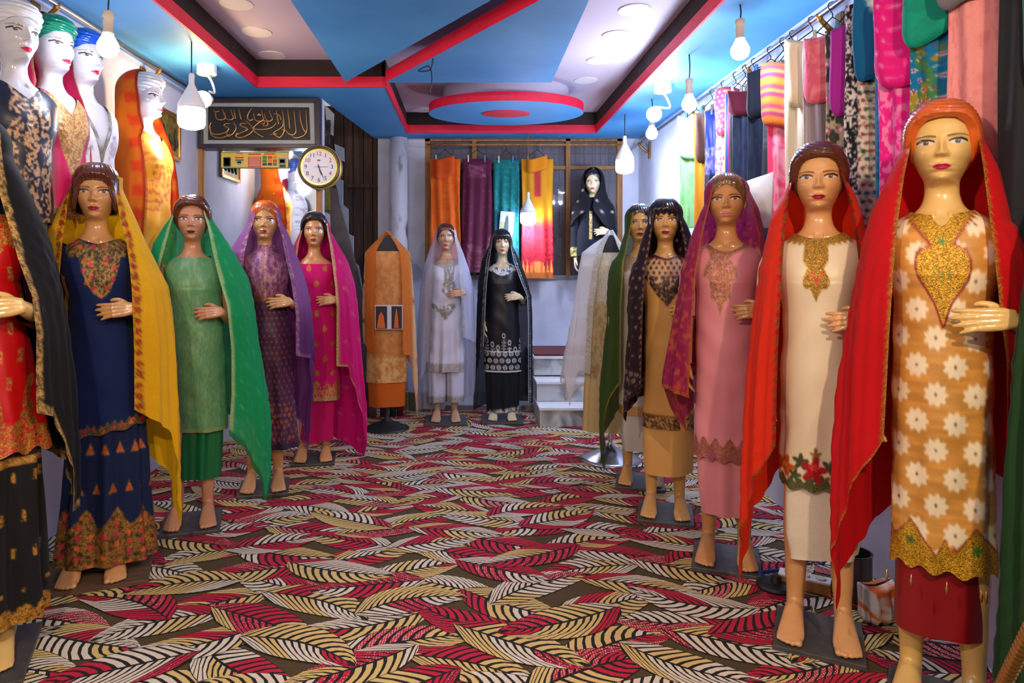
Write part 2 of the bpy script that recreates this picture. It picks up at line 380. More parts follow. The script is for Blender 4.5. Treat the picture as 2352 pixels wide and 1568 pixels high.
tag(MB().tube([P(980, 332, 6.82), P(1100, 332, 6.82), P(1210, 332, 6.82), P(1425, 332, 6.82)], .01, 8).obj('hanging_rail', M['wood'], smooth=True), 'thin wooden rail across the top of the back window', 'rail')

# ------------------------------------------------------------ marble steps
st = thing('marble_steps', 'three grey marble steps with pale nosings at the back wall', 'steps', (0, 0, 0))
for Zf, zt in ((5.75, .164), (6.0, .342), (6.25, .53)):
    MB().box(.605, XR - .002, Zf, YB - .002, 0 if Zf == 5.75 else zt - .175, zt - .025).obj('riser', M['marble'], st)
    MB().box(.597, XR - .002, Zf - .02, YB - .002, zt - .025, zt).obj('tread', M['marble_edge'], st, bevel=.004)
tag(MB().box(.61, 1.5, 6.24, 6.9, .531, .547).obj('step_mat', plain('red_brown_mat', (92, 34, 38), .9, noise=.5, scale=60)), 'thin red brown mat on the top marble step', 'mat')

# ------------------------------------------------------------ lamps
def lamp_light(t, loc, power, rgb, rad=.035):
    d = bpy.data.lights.new('lamp_light', 'POINT'); d.energy = power * LIGHT; d.color = tuple(lin(rgb)); d.shadow_soft_size = rad
    o = bpy.data.objects.new('lamp_light', d); link(o, t); o.location = loc; return o
COOL, WARM, NEUT = (214, 228, 255), (255, 210, 150), (255, 228, 190)
def pendant(px, py, Z, label, kind='round', power=12, rgb=COOL, cord_to=None, wx=None):
    p = P(px, py, Z) if wx is None else Vector(wx)
    t = thing('pendant_bulb', label, 'light bulb', p, group='hanging light bulbs')
    top = ZC - p.z if cord_to is None else cord_to - p.z
    if kind == 'round':
        MB().tube([(0, 0, .14), (.004, 0, .14 + (top - .14) * .5), (0, 0, top)], .004, 6, 3).obj('cord', M['wire'], t, smooth=True)
        MB().lathe([(.012, .15), (.022, .145), (.025, .12), (.02, .115), (.022, .095), (.02, .06), (.024, .055), (.024, .045)], 16).obj('holder', M['ivory'], t, smooth=True)
        MB().lathe([(.018, .048), (.03, .03), (.044, .002), (.045, -.018), (.036, -.04), (.018, -.052), (.002, -.055)], 20).obj('bulb', M['bulb_warm'] if rgb == NEUT else M['bulb_cool'], t, smooth=True)
        lamp_light(t, (0, 0, -.075), power, rgb)
    else:
        MB().tube([(0, 0, .26), (0, 0, top)], .004, 6).obj('cord', M['wire'] if px != 1213 else M['brass'], t)
        MB().lathe([(.012, .26), (.016, .25), (.016, .2), (.02, .19), (.03, .17), (.07, .09), (.076, .075), (.076, .055)], 24).obj('housing', M['white'], t, smooth=True)
        MB().lathe([(.074, .056), (.077, .03), (.076, -.03), (.066, -.05), (.04, -.06), (.002, -.062)], 24).obj('diffuser', M['bulb_cool'], t, smooth=True)
        lamp_light(t, (0, 0, -.1), power, rgb, .06)
    return t
pendant(248, 103, 3.0, 'small round bulb with ribbed holder above the wall mannequins on the left', power=5)
pendant(1700, 112, 3.38, 'small round bulb nearest the camera over the right garment rail', power=9)
pendant(1583, 236, 4.18, 'small round bulb beside the right spot lamp, near the light green suit', power=8)
pendant(1497, 304, 5.3, 'small round bulb directly below the right spot lamp', power=8)
pendant(440, 272, 3.94, 'large cylindrical bulb beside the framed calligraphy', 'led', power=8)
pendant(1435, 382, 5.83, 'large cylindrical bulb next to the black dressed mannequin at the window', 'led', power=20)
pendant(1213, 502, 6.67, 'large cylindrical bulb hanging low in front of the mustard and red suit', 'led', power=12, cord_to=ZC - .005)
pendant(0, 0, 1, 'warm bulb over the shop entrance, left of the camera', power=78, rgb=NEUT, wx=(-.75, .25, 2.38))
pendant(0, 0, 1, 'warm bulb over the shop entrance, right of the camera', power=78, rgb=NEUT, wx=(.85, .25, 2.38))
def spot(px, py_base, py_lamp, Z, label, mat, rgb, power, dx):
    b = P(px, py_base, Z); b.z = ZC; l = P(px + dx, py_lamp, Z - .06)
    t = thing('ceiling_spot', label, 'spot lamp', b, group='ceiling spot lamps')
    MB().lathe([(.062, 0), (.062, -.055), (.055, -.062)], 28).obj('ceiling_cup', M['white'], t)
    q = l - b
    MB().tube([(0, 0, -.06), (.03, 0, -.1), (.05, 0, q.z + .06), (q.x + .03, q.y, q.z + .05)], .008, 8, 4).obj('arm', M['white'], t, smooth=True)
    d = (Vector((0, -1, -.25))).normalized(); R = d.to_track_quat('Z', 'Y').to_matrix().to_4x4(); R.translation = q
    MB().lathe([(.025, -.09), (.03, -.06), (.05, -.0), (.055, .03)], 24, M=R).obj('shade', M['white'], t, smooth=True)
    MB().lathe([(.052, .031), (.05, .04), (.03, .052), (.002, .056)], 24, M=R).obj('bulb', mat, t, smooth=True)
    lamp_light(t, tuple(q + d * .09), power, rgb, .05)
spot(475, 150, 228, 4.41, 'white ceiling spot lamp with warm light above the left bulbs', M['bulb_warm'], WARM, 9, -5)
spot(1522, 192, 262, 4.86, 'white ceiling spot lamp with cold light near the oval ceiling disc', M['bulb_cool'], COOL, 26, -22)

# ------------------------------------------------------------ rods with brackets
def rod(x, z, y0, y1, label, wall, ys):
    t = thing('garment_rod', label, 'rod', (x, y0, z))
    MB().tube([(0, 0, 0), (0, y1 - y0, 0)], .014, 12).obj('rail', M['chrome'], t, smooth=True)
    for y in ys:
        e = (wall - x)
        MB().tube([(e * .9, y - y0, -.09), (e * .55, y - y0, -.075), (e * .1, y - y0, -.03), (0, y - y0, -.018), (-e * .1, y - y0, .006)], [.012, .013, .012, .014, .01], 8, 3).obj('bracket', M['brass'], t, smooth=True)
        MB().box(e * .85, e * .99, y - y0 - .03, y - y0 + .03, -.15, .01).obj('wall_plate', M['brass'], t, bevel=.006)
RX, RZ = 1.66, CH + 1.18
rod(RX, RZ, .9, 7.0, 'long steel garment rod along the right wall', XR, [2.6, 3.22, 4.05, 5.1, 6.6])
rod(-1.97, CH + 1.25, .9, 5.25, 'long steel garment rod along the left wall', XL, [2.0, 3.27, 4.35])
# ------------------------------------------------------------ grids, painting
def smooth01(x): x = np.clip(x, 0, 1); return x * x * (3 - 2 * x)
def _hash(ix, iy, k=0):
    h = np.sin(ix * 127.1 + iy * 311.7 + k * 74.7) * 43758.5453
    return h - np.floor(h)
def vnoise(x, y, k=0):
    x0, y0 = np.floor(x), np.floor(y); fx, fy = smooth01(x - x0), smooth01(y - y0)
    a = _hash(x0, y0, k); b = _hash(x0 + 1, y0, k); c = _hash(x0, y0 + 1, k); d = _hash(x0 + 1, y0 + 1, k)
    return (a * (1 - fx) + b * fx) * (1 - fy) + (c * (1 - fx) + d * fx) * fy
def fnoise(x, y, k=0): return .6 * vnoise(x, y, k) + .3 * vnoise(x * 2.1, y * 2.1, k + 5) + .1 * vnoise(x * 4.3, y * 4.3, k + 9)

class Paint:
    """colours on points (px, py) in photograph-like units; emb marks embroidery, reg splits off parts"""
    def __init__(s, px, py, front=None, base=(255, 255, 255)):
        s.x, s.y = px, py; n = px.shape
        s.front = np.ones(n, bool) if front is None else front
        s.c = np.ones(n + (3,)) * np.asarray(base, float); s.e = np.zeros(n); s.r = np.zeros(n, int)
    def m(s, mask, rgb, emb=None, reg=None, allround=False):
        mk = np.clip(mask.astype(float), 0, 1)
        if not allround: mk = mk * s.front
        s.c = s.c * (1 - mk[..., None]) + np.asarray(rgb, float) * mk[..., None]
        if emb is not None: s.e = s.e * (1 - mk) + emb * mk
        if reg is not None: s.r = np.where(mk > .5, reg, s.r)
        return s
    def disc(s, cx, cy, r, soft=1.0, ky=1.0): return np.clip((r - np.hypot(s.x - cx, (s.y - cy) * ky)) / soft + .5, 0, 1)
    def ell(s, cx, cy, rx, ry, soft=.15): return np.clip((1 - np.hypot((s.x - cx) / rx, (s.y - cy) / ry)) / soft + .5, 0, 1)
    def poly(s, pts, soft=1.0, grow=0.0):
        """signed distance to a polygon -> mask"""
        x, y = s.x, s.y; d = np.full(x.shape, 1e9); ins = np.zeros(x.shape, bool); n = len(pts)
        for i in range(n):
            ax, ay = pts[i]; bx, by = pts[(i + 1) % n]; ex, ey = bx - ax, by - ay
            t = np.clip(((x - ax) * ex + (y - ay) * ey) / (ex * ex + ey * ey + 1e-9), 0, 1)
            d = np.minimum(d, np.hypot(x - ax - t * ex, y - ay - t * ey))
            c = ((ay > y) != (by > y)) & (x < (bx - ax) * (y - ay) / ((by - ay) if by != ay else 1e-9) + ax); ins ^= c
        sd = np.where(ins, d, -d) + grow
        return np.clip(sd / soft + .5, 0, 1)
    def line(s, pts, w, soft=1.0):
        d = np.full(s.x.shape, 1e9)
        for (ax, ay), (bx, by) in zip(pts[:-1], pts[1:]):
            ex, ey = bx - ax, by - ay; t = np.clip(((s.x - ax) * ex + (s.y - ay) * ey) / (ex * ex + ey * ey + 1e-9), 0, 1)
            d = np.minimum(d, np.hypot(s.x - ax - t * ex, s.y - ay - t * ey))
        return np.clip((w - d) / soft + .5, 0, 1)
    def flower(s, cx, cy, r, n=6, soft=1.0, ph=0.0):
        dx, dy = s.x - cx, s.y - cy; a = np.arctan2(dy, dx) + ph
        return np.clip((r * (.74 + .26 * np.cos(n * a)) - np.hypot(dx, dy)) / soft + .5, 0, 1)
    def cells(s, sx, sy, stag=True, ox=0, oy=0):
        """staggered lattice: offsets from the nearest lattice point"""
        j = np.floor((s.y - oy) / sy + .5); sh = (np.mod(j, 2) * .5 * sx) if stag else 0
        i = np.floor((s.x - ox - sh) / sx + .5)
        return s.x - ox - sh - i * sx, s.y - oy - j * sy, i, j

def grid_faces(ny, nx, closed):
    i = np.arange(ny - 1)[:, None]; j = np.arange(nx if closed else nx - 1)[None, :]
    a = i * nx + j; b = i * nx + (j + 1) % nx
    return np.stack([a, b, b + nx, a + nx], -1).reshape(-1, 4)
def np_mesh(name, V, Fq, mat, col=None, emb=None, smooth=True):
    me = bpy.data.meshes.new(name); V = np.ascontiguousarray(V.reshape(-1, 3), dtype=np.float32); n = len(Fq)
    me.vertices.add(len(V)); me.vertices.foreach_set('co', V.ravel())
    me.loops.add(n * 4); me.loops.foreach_set('vertex_index', Fq.astype(np.int32).ravel())
    me.polygons.add(n); me.polygons.foreach_set('loop_start', np.arange(0, n * 4, 4, dtype=np.int32))
    if smooth: me.polygons.foreach_set('use_smooth', np.ones(n, bool))
    me.materials.append(mat)
    if col is not None:
        at = me.attributes.new('Col', 'FLOAT_COLOR', 'POINT')
        c = np.ones((len(V), 4), np.float32); c[:, :3] = lin(np.clip(col.reshape(-1, 3), 0, 255)); c[:, 3] = 0 if emb is None else np.clip(emb.reshape(-1), 0, 1)
        at.data.foreach_set('color', c.ravel())
    me.update(calc_edges=True); return me
def grid_obj(name, V, mat, parent, P_=None, closed=False, regs=None, thick=0.0):
    """grid surface; regs = {region id: (part name, material)} go to children of the main object"""
    ny, nx = V.shape[:2]
    if P_ is not None:
        for q in ('c', 'e'):
            z = getattr(P_, q)
            up, dn = np.concatenate([z[:1], z[:-1]]), np.concatenate([z[1:], z[-1:]]); z = z * .7 + (up + dn) * .15
            if closed: lf, rt = np.roll(z, 1, 1), np.roll(z, -1, 1)
            else: lf, rt = np.concatenate([z[:, :1], z[:, :-1]], 1), np.concatenate([z[:, 1:], z[:, -1:]], 1)
            setattr(P_, q, z * .7 + (lf + rt) * .15)
    Fq = grid_faces(ny, nx, closed); fl = V.reshape(-1, 3)
    col = P_.c.reshape(-1, 3) if P_ is not None else None; emb = P_.e.reshape(-1) if P_ is not None else None
    if not regs or P_ is None:
        o = link(bpy.data.objects.new(name, np_mesh(name, fl, Fq, mat, col, emb)), parent)
        return o
    rv = P_.r.reshape(-1); fr = np.median(rv[Fq], axis=1).astype(int)
    g = fr.reshape(ny - 1, -1); keep = np.zeros_like(g)
    for r in regs:
        m = g == r
        if not m.any(): continue
        lab = np.where(m, np.arange(m.size).reshape(m.shape) + 1, 0)
        while True:
            n = lab.copy()
            for ax in (0, 1):
                for sft in (1, -1):
                    q = np.roll(lab, sft, ax)
                    if ax == 0: q[0 if sft == 1 else -1] = 0
                    elif not closed: q[:, 0 if sft == 1 else -1] = 0
                    n = np.maximum(n, q)
            n = np.where(m, n, 0)
            for _ in range(2): n = np.where(m, np.maximum(n, n.reshape(-1)[np.maximum(n - 1, 0)]), 0)
            if (n == lab).all(): break
            lab = n
        ids, cn = np.unique(lab[m], return_counts=True); keep[lab == ids[cn.argmax()]] = r
    fr = keep.reshape(-1)
    main = None
    for r in [0] + list(regs):
        sel = Fq[fr == r]
        if len(sel) == 0 and r != 0: continue
        nm, mt = (name, mat) if r == 0 else regs[r]
        used, inv = np.unique(sel, return_inverse=True)
        o = link(bpy.data.objects.new(nm, np_mesh(nm, fl[used], inv.reshape(-1, 4), mt, col[used], emb[used])), parent if r == 0 else main)
        if r == 0: main = o
    return main

# ------------------------------------------------------------ the mannequin body (height 1.75, facing -y)
BT = np.array([  # z, half width, front depth, back depth
 (1.740, .003, .003, .003), (1.734, .034, .038, .040), (1.72, .053, .060, .064), (1.70, .0655, .076, .080), (1.675, .0725, .086, .090), (1.65, .0742, .0905, .094),
 (1.625, .0745, .092, .095), (1.60, .0735, .0925, .091), (1.58, .0700, .0925, .084), (1.562, .0635, .092, .075), (1.545, .0565, .0915, .066), (1.530, .0490, .0905, .060),
 (1.520, .0450, .0865, .057), (1.5125, .0435, .076, .056), (1.506, .0432, .056, .056), (1.499, .043, .043, .056), (1.49, .0430, .038, .056), (1.475, .0435, .037, .057),
 (1.455, .049, .043, .060), (1.438, .056, .050, .066), (1.425, .070, .058, .070), (1.410, .096, .066, .074), (1.395, .120, .074, .078), (1.375, .138, .084, .082), (1.35, .145, .094, .084),
 (1.31, .140, .106, .084), (1.27, .134, .114, .082), (1.23, .126, .112, .078), (1.18, .113, .100, .074), (1.12, .104, .092, .074), (1.05, .106, .092, .078), (.98, .112, .092, .086), (.91, .116, .090, .090), (.84, .114, .086, .088), (.76, .105, .08, .08), (.70, .12, .08, .08)])
_zg = np.arange(.70, 1.7405, .001)
def _sm(c, s):
    v = np.interp(_zg, BT[::-1, 0], BT[::-1, c]); k = np.exp(-.5 * (np.arange(-3 * s, 3 * s + 1) / s) ** 2); k /= k.sum()
    return np.convolve(np.pad(v, 3 * s, mode='edge'), k, 'valid')
_b3 = {c: _sm(c, 3) for c in (1, 2, 3)}; _b12 = {c: _sm(c, 12) for c in (1, 2, 3)}
def body_r(z, c):
    """half width / front / back depth of the bare body at height z"""
    a = np.interp(z, _zg, _b3[c]); b = np.interp(z, _zg, _b12[c]); raw = np.interp(z, BT[::-1, 0], BT[::-1, c])
    k = np.clip((1.50 - z) / .03, 0, 1); k2 = np.clip((z - 1.722) / .01, 0, 1)
    return (a * (1 - k) + b * k) * (1 - k2) + raw * k2
def gs(x, s): return np.exp(-.5 * (x / s) ** 2)
def make_body():
    tf = np.linspace(-1.3, 1.3, 121); tb = np.linspace(1.3, 2 * math.pi - 1.3, 36)[1:-1]; T = np.concatenate([tf, tb])
    Zs = np.concatenate([np.linspace(1.740, 1.67, 22), np.linspace(1.668, 1.508, 90), np.linspace(1.506, 1.40, 26), np.linspace(1.39, .80, 34)])
    T2, Z2 = np.meshgrid(T, Zs); w, df, db = body_r(Z2, 1), body_r(Z2, 2), body_r(Z2, 3)
    c, s = np.cos(T2), np.sin(T2); x = w * s
    face = np.clip((1.60 - Z2) / .05, 0, 1) * np.clip((Z2 - 1.52) / .01, 0, 1)
    pw = np.interp(Z2, [1.49, 1.505, 1.52, 1.55, 1.58, 1.60], [.92, 1.25, 1.75, 1.3, .95, .88]); y = np.where(c > 0, -df * np.abs(c) ** pw, db * np.abs(c))
    fr = np.clip(c * 3, 0, 1) * np.clip((Z2 - 1.507) / .01, 0, 1)
    ax = np.abs(x)
    b = np.zeros_like(x)
    nh = np.interp(Z2, [1.578, 1.582, 1.587, 1.593, 1.60, 1.612, 1.625, 1.636, 1.65], [0, .010, .0205, .0235, .0205, .0145, .0085, .004, 0])
    ns = np.interp(Z2, [1.578, 1.59, 1.61, 1.63], [.0082, .0076, .0058, .0072])
    b += nh * gs(x, ns) + .0075 * gs(ax - .0115, .0048) * gs(Z2 - 1.5875, .0055)
    b -= .0095 * gs(ax - .036, .0165) * gs(Z2 - 1.6235, .0105); b += .0065 * gs(ax - .0375, .0125) * gs(Z2 - 1.6215, .0075)
    b += .0028 * gs(ax - .034, .024) * gs(Z2 - 1.6435, .006)
    lw = gs(x, .0165)
    b += lw * (.0075 * gs(Z2 - 1.5585, .0042) + .0085 * gs(Z2 - 1.5472, .0046) - .0045 * gs(Z2 - 1.5530, .0016)) - .0045 * gs(x, .02) * gs(Z2 - 1.5365, .004)
    b += .009 * gs(x, .014) * gs(Z2 - 1.5205, .008) + .0045 * gs(ax - .044, .017) * gs(Z2 - 1.594, .014) - .003 * gs(ax - .045, .014) * gs(Z2 - 1.562, .012)
    b -= .002 * gs(x, .003) * gs(Z2 - 1.571, .005)
    y = y - b * fr
    # bust and collar bones
    y -= .016 * gs(ax - .075, .038) * gs(Z2 - 1.265, .042) * (c > 0); y += .008 * gs(x, .03) * gs(Z2 - 1.27, .05) * (c > 0)
    y -= .006 * gs(Z2 - (1.418 - .10 * (ax - .02) * (ax < .12)), .006) * (ax > .015) * (ax < .13) * (c > 0); y += .006 * gs(x, .012) * gs(Z2 - 1.417, .01) * (c > 0)
    V = np.stack([x, y, Z2], -1); ny, nx = V.shape[:2]; Fq = grid_faces(ny, nx, True)
    # painted face masks
    front = (c > .2)
    def band(v, lo, hi, soft): return np.clip((v - lo) / soft + .5, 0, 1) * np.clip((hi - v) / soft + .5, 0, 1)
    u = ax / .0235
    bow = .0082 * (1 - np.clip(u, 0, 1) ** 2) * (1 - .22 * gs(x, .0035)); low = .0105 * (1 - np.clip(u, 0, 1) ** 2.2)
    lips = band(Z2 - 1.5530, -low, bow, .0016) * (u < 1) * front
    ex = (ax - .0375); eu = ex / .0195; zt = Z2 - 1.6215 - .07 * ex
    upc = .0074 * (1 - np.clip(np.abs(eu), 0, 1) ** 2); loc = .0050 * (1 - np.clip(np.abs(eu), 0, 1) ** 2)
    eye = band(zt, -loc, upc, .0014) * (np.abs(eu) < 1) * front
    iris = np.clip((.0068 - np.hypot(ex, zt - .001)) / .0012 + .5, 0, 1) * eye
    pupil = np.clip((.0034 - np.hypot(ex, zt - .001)) / .001 + .5, 0, 1) * eye
    glint = np.clip((.0013 - np.hypot(x - np.sign(x) * .0375 - .002, zt - .0035)) / .0008 + .5, 0, 1) * eye
    eu2 = np.clip((ex + .001) / .0235, -1, 1); up2 = .0080 * (1 - np.abs(eu2) ** 2)
    liner = band(zt - up2, -.0012, .0042 + .0018 * (eu2 > .2), .0014) * (ex > -.02) * (ex < .024) * front
    shade = band(zt, .004, .0125 - .25 * np.abs(ex) * .3, .004) * np.clip(1 - np.abs(ex - .002) / .024, 0, 1) * front
    bu = (ax - .0385) / .025; bz = 1.6388 + .0036 * (1 - (bu - .15) ** 2) ; bt = .0023 * np.clip(1.15 - .6 * bu, .2, 1.4)
    brow = band(Z2 - bz, -bt, bt, .0016) * (np.abs(bu) < 1) * front
    dark = np.clip(liner + pupil, 0, 1)
    A = np.stack([lips, dark, np.clip(eye - pupil, 0, 1)], -1).reshape(-1, 3); B = np.stack([iris - pupil * .9, shade * (1 - eye), brow], -1).reshape(-1, 3)
    glint = glint.reshape(-1)
    verts = [V.reshape(-1, 3)]; faces = [Fq]; base = ny * nx
    # limbs: arms with hands, legs with feet, each remeshed into one smooth skin
    def remesh(mb, vox, it):
        me = mb.mesh('tmp', M['white'], fix=True); o = link(bpy.data.objects.new('tmp', me))
        r = o.modifiers.new('r', 'REMESH'); r.mode = 'VOXEL'; r.voxel_size = vox
        s = o.modifiers.new('s', 'SMOOTH'); s.factor = .5; s.iterations = it
        dg = bpy.context.evaluated_depsgraph_get(); ev = bpy.data.meshes.new_from_object(o.evaluated_get(dg))
        vv = np.empty(len(ev.vertices) * 3, np.float32); ev.vertices.foreach_get('co', vv)
        ff = [tuple(p.vertices) for p in ev.polygons]
        bpy.data.objects.remove(o); bpy.data.meshes.remove(me); bpy.data.meshes.remove(ev)
        return vv.reshape(-1, 3), ff
    def hand(mb, wrist, fx, back, thumb, curl=1.0, sc=1.0):
        fx = Vector(fx).normalized(); back = Vector(back); back = (back - fx * back.dot(fx)).normalized(); th = Vector(thumb); th = (th - fx * th.dot(fx) - back * th.dot(back)).normalized()
        W = Vector(wrist)
        def p(a, b_, c_): return W + (fx * a + th * b_ + back * c_) * sc
        for k, off in enumerate((.027, .009, -.009, -.026)):
            mb.tube([p(-.012, off * .55, 0), p(.03, off * .85, .003), p(.085, off, .004)], [.0135 * sc, .0145 * sc, .0115 * sc], 10, 4)
        for off, ln, r, sp in ((.028, .068, .0088, .10), (.0095, .076, .0092, .02), (-.009, .071, .0088, -.08), (-.0265, .056, .0078, -.2)):
            a, b_, c_ = .084, off, .004; pts = [p(a - .012, b_, c_), p(a, b_, c_)]; ang = .12 * curl
            for k, f in enumerate((.42, .32, .26)):
                ang += (.18, .32, .28)[k] * curl; L = ln * f
                a += L * math.cos(ang) * math.cos(sp); b_ += L * math.sin(sp); c_ -= L * math.sin(ang); pts.append(p(a, b_, c_))
            mb.tube(pts, [r * sc * q for q in (1.1, 1.08, 1.0, .9, .62)], 10, 4)
        mb.tube([p(.012, .018, -.004), p(.035, .042, -.012), p(.062, .052, -.018), p(.085, .05, -.026)], [.014 * sc, .0125 * sc, .0105 * sc, .007 * sc], 10, 4)
    arms = MB()
    arms.tube([(.118, 0, 1.366), (.158, .010, 1.30), (.176, .026, 1.19), (.186, .022, 1.095), (.184, -.05, 1.09), (.166, -.125, 1.115), (.150, -.168, 1.132)], [.040, .038, .033, .032, .030, .025, .021], 14, 5)
    hand(arms, (.150, -.168, 1.132), (-1, -.16, -.08), (-.12, -1, .12), (0, 0, 1), .7, .86)
    arms.tube([(-.118, 0, 1.366), (-.156, .008, 1.30), (-.166, .016, 1.19), (-.170, .014, 1.09), (-.172, -.01, .98), (-.168, -.03, .87)], [.040, .038, .033, .030, .027, .021], 14, 5)
    hand(arms, (-.168, -.03, .87), (.05, -.12, -1), (-1, 0, 0), (0, -1, 0), .9, .86)
    legs = MB()
    for sg in (-1, 1):
        legs.tube([(sg * .062, 0, .90), (sg * .066, -.005, .72), (sg * .070, -.008, .50), (sg * .072, .008, .37), (sg * .075, .02, .22), (sg * .077, .026, .10), (sg * .078, .026, .05)], [.052, .048, .044, .045, .037, .030, .030], 14, 5)
        sec = [(.062, .034, .022, .026), (.05, .038, .029, .036), (.02, .046, .031, .046), (-.03, .044, .034, .042), (-.075, .032, .039, .030), (-.115, .021, .044, .0195), (-.142, .0155, .043, .014), (-.16, .013, .03, .011)]
        vs, n = [], 16
        for yy, zc, hw, hh in sec:
            for k in range(n):
                t = 2 * math.pi * k / n; vs.append((sg * (.08 + .10 * max(0, -yy) * .5) + hw * math.cos(t), yy, max(.002, zc + hh * math.sin(t))))
        fs = [(i * n + k, i * n + (k + 1) % n, (i + 1) * n + (k + 1) % n, (i + 1) * n + k) for i in range(len(sec) - 1) for k in range(n)] + [tuple(range(n - 1, -1, -1)), tuple(range((len(sec) - 1) * n, len(sec) * n))]
        legs.add(vs, fs)
        for k, (o_, r, ln) in enumerate(((-.028, .0125, .168), (-.008, .0095, .172), (.009, .009, .167), (.024, .0085, .160), (.037, .008, .150))):
            xx = sg * (.08 + .008 + o_)
            legs.tube([(xx, -.125, .014), (xx, -ln, .0115), (xx, -ln - .012, .010)], [r, r, r * .6], 8, 2)
    ears = MB()
    for sg in (-1, 1):
        ears.lathe([(.002, 0), (.012, .004), (.018, .016), (.019, .032), (.015, .044), (.002, .052)], 12, (sg * .078, .012, 1.578), sx=.42, sy=.9)
    quads = [Fq]
    allv = [V.reshape(-1, 3)]; extra = []
    for mb, vox, it in ((arms, .0036, 3), (legs, .0050, 2), (ears, .005, 3)):
        vv, ff = remesh(mb, vox, it); extra.append((vv, ff))
    return V.reshape(-1, 3), Fq, A, B, glint, extra, (ny, nx)
def body_mesh(parts, name, cut=None):
    V, Fq, A, B, G, extra, _ = parts; vs = [tuple(v) for v in V]; fs = [tuple(f) for f in Fq]
    for i, (vv, ff) in enumerate(extra):
        if (cut == 'bust' and i == 1) or (cut == 'armless' and i < 2): continue
        b = len(vs); vs += [tuple(v) for v in vv]; fs += [tuple(k + b for k in f) for f in ff]
    me = bpy.data.meshes.new(name); me.from_pydata(vs, [], fs); me.polygons.foreach_set('use_smooth', [True] * len(fs))
    n = len(vs)
    for nm, X in (('PaintA', A), ('PaintB', B)):
        at = me.attributes.new(nm, 'FLOAT_COLOR', 'POINT'); c = np.zeros((n, 4), np.float32); c[:len(X), :3] = X; c[:len(X), 3] = G if nm == 'PaintB' else 1
        at.data.foreach_set('color', c.ravel())
    me.materials.append(M['white']); me.update(); return me
def skin(name, rgb, lip=(150, 20, 50), brow=(90, 52, 34), iris=(70, 58, 52), shade=(96, 40, 56), rough=.28, linerc=(30, 18, 20)):
    m, nt, b = nodes(name); N, L = nt.nodes, nt.links
    a1 = N.new('ShaderNodeAttribute'); a1.attribute_name = 'PaintA'; a2 = N.new('ShaderNodeAttribute'); a2.attribute_name = 'PaintB'
    s1 = N.new('ShaderNodeSeparateColor'); s2 = N.new('ShaderNodeSeparateColor'); L.new(a1.outputs['Color'], s1.inputs[0]); L.new(a2.outputs['Color'], s2.inputs[0])
    tc = N.new('ShaderNodeTexCoord'); nz = N.new('ShaderNodeTexNoise'); nz.inputs['Scale'].default_value = 9; nz.inputs['Detail'].default_value = 4; L.new(tc.outputs['Object'], nz.inputs['Vector'])
    mx0 = N.new('ShaderNodeMix'); mx0.data_type = 'RGBA'; mx0.inputs[6].default_value = lin4(rgb); mx0.inputs[7].default_value = lin4([c * .86 for c in rgb]); L.new(nz.outputs[0], mx0.inputs[0])
    cur = mx0.outputs[2]
    for fac, colr, k in ((s2.outputs[1], shade, .75), (s2.outputs[2], brow, .72), (s1.outputs[2], (204, 198, 194), 1), (s2.outputs[0], iris, 1), (s1.outputs[1], linerc, .95), (a2.outputs['Alpha'], (250, 250, 250), 1), (s1.outputs[0], lip, 1)):
        mx = N.new('ShaderNodeMix'); mx.data_type = 'RGBA'; mu = N.new('ShaderNodeMath'); mu.operation = 'MULTIPLY'; mu.inputs[1].default_value = k; mu.use_clamp = True
        L.new(fac, mu.inputs[0]); L.new(mu.outputs[0], mx.inputs[0]); L.new(cur, mx.inputs[6]); mx.inputs[7].default_value = lin4(colr); cur = mx.outputs[2]
    L.new(cur, b.inputs['Base Color']); b.inputs['Roughness'].default_value = rough; b.inputs['Coat Weight'].default_value = .22; b.inputs['Coat Roughness'].default_value = .12
    return m
_parts = make_body()
BODY = body_mesh(_parts, 'mannequin_body'); BUST = body_mesh(_parts, 'mannequin_bust', 'bust'); ARMLESS = body_mesh(_parts, 'mannequin_torso', 'armless')
def add_body(root, mat, bust=False):
    o = link(bpy.data.objects.new('body', ARMLESS if bust == 2 else BUST if bust else BODY), root); o.material_slots[0].link = 'OBJECT'; o.material_slots[0].material = mat; return o

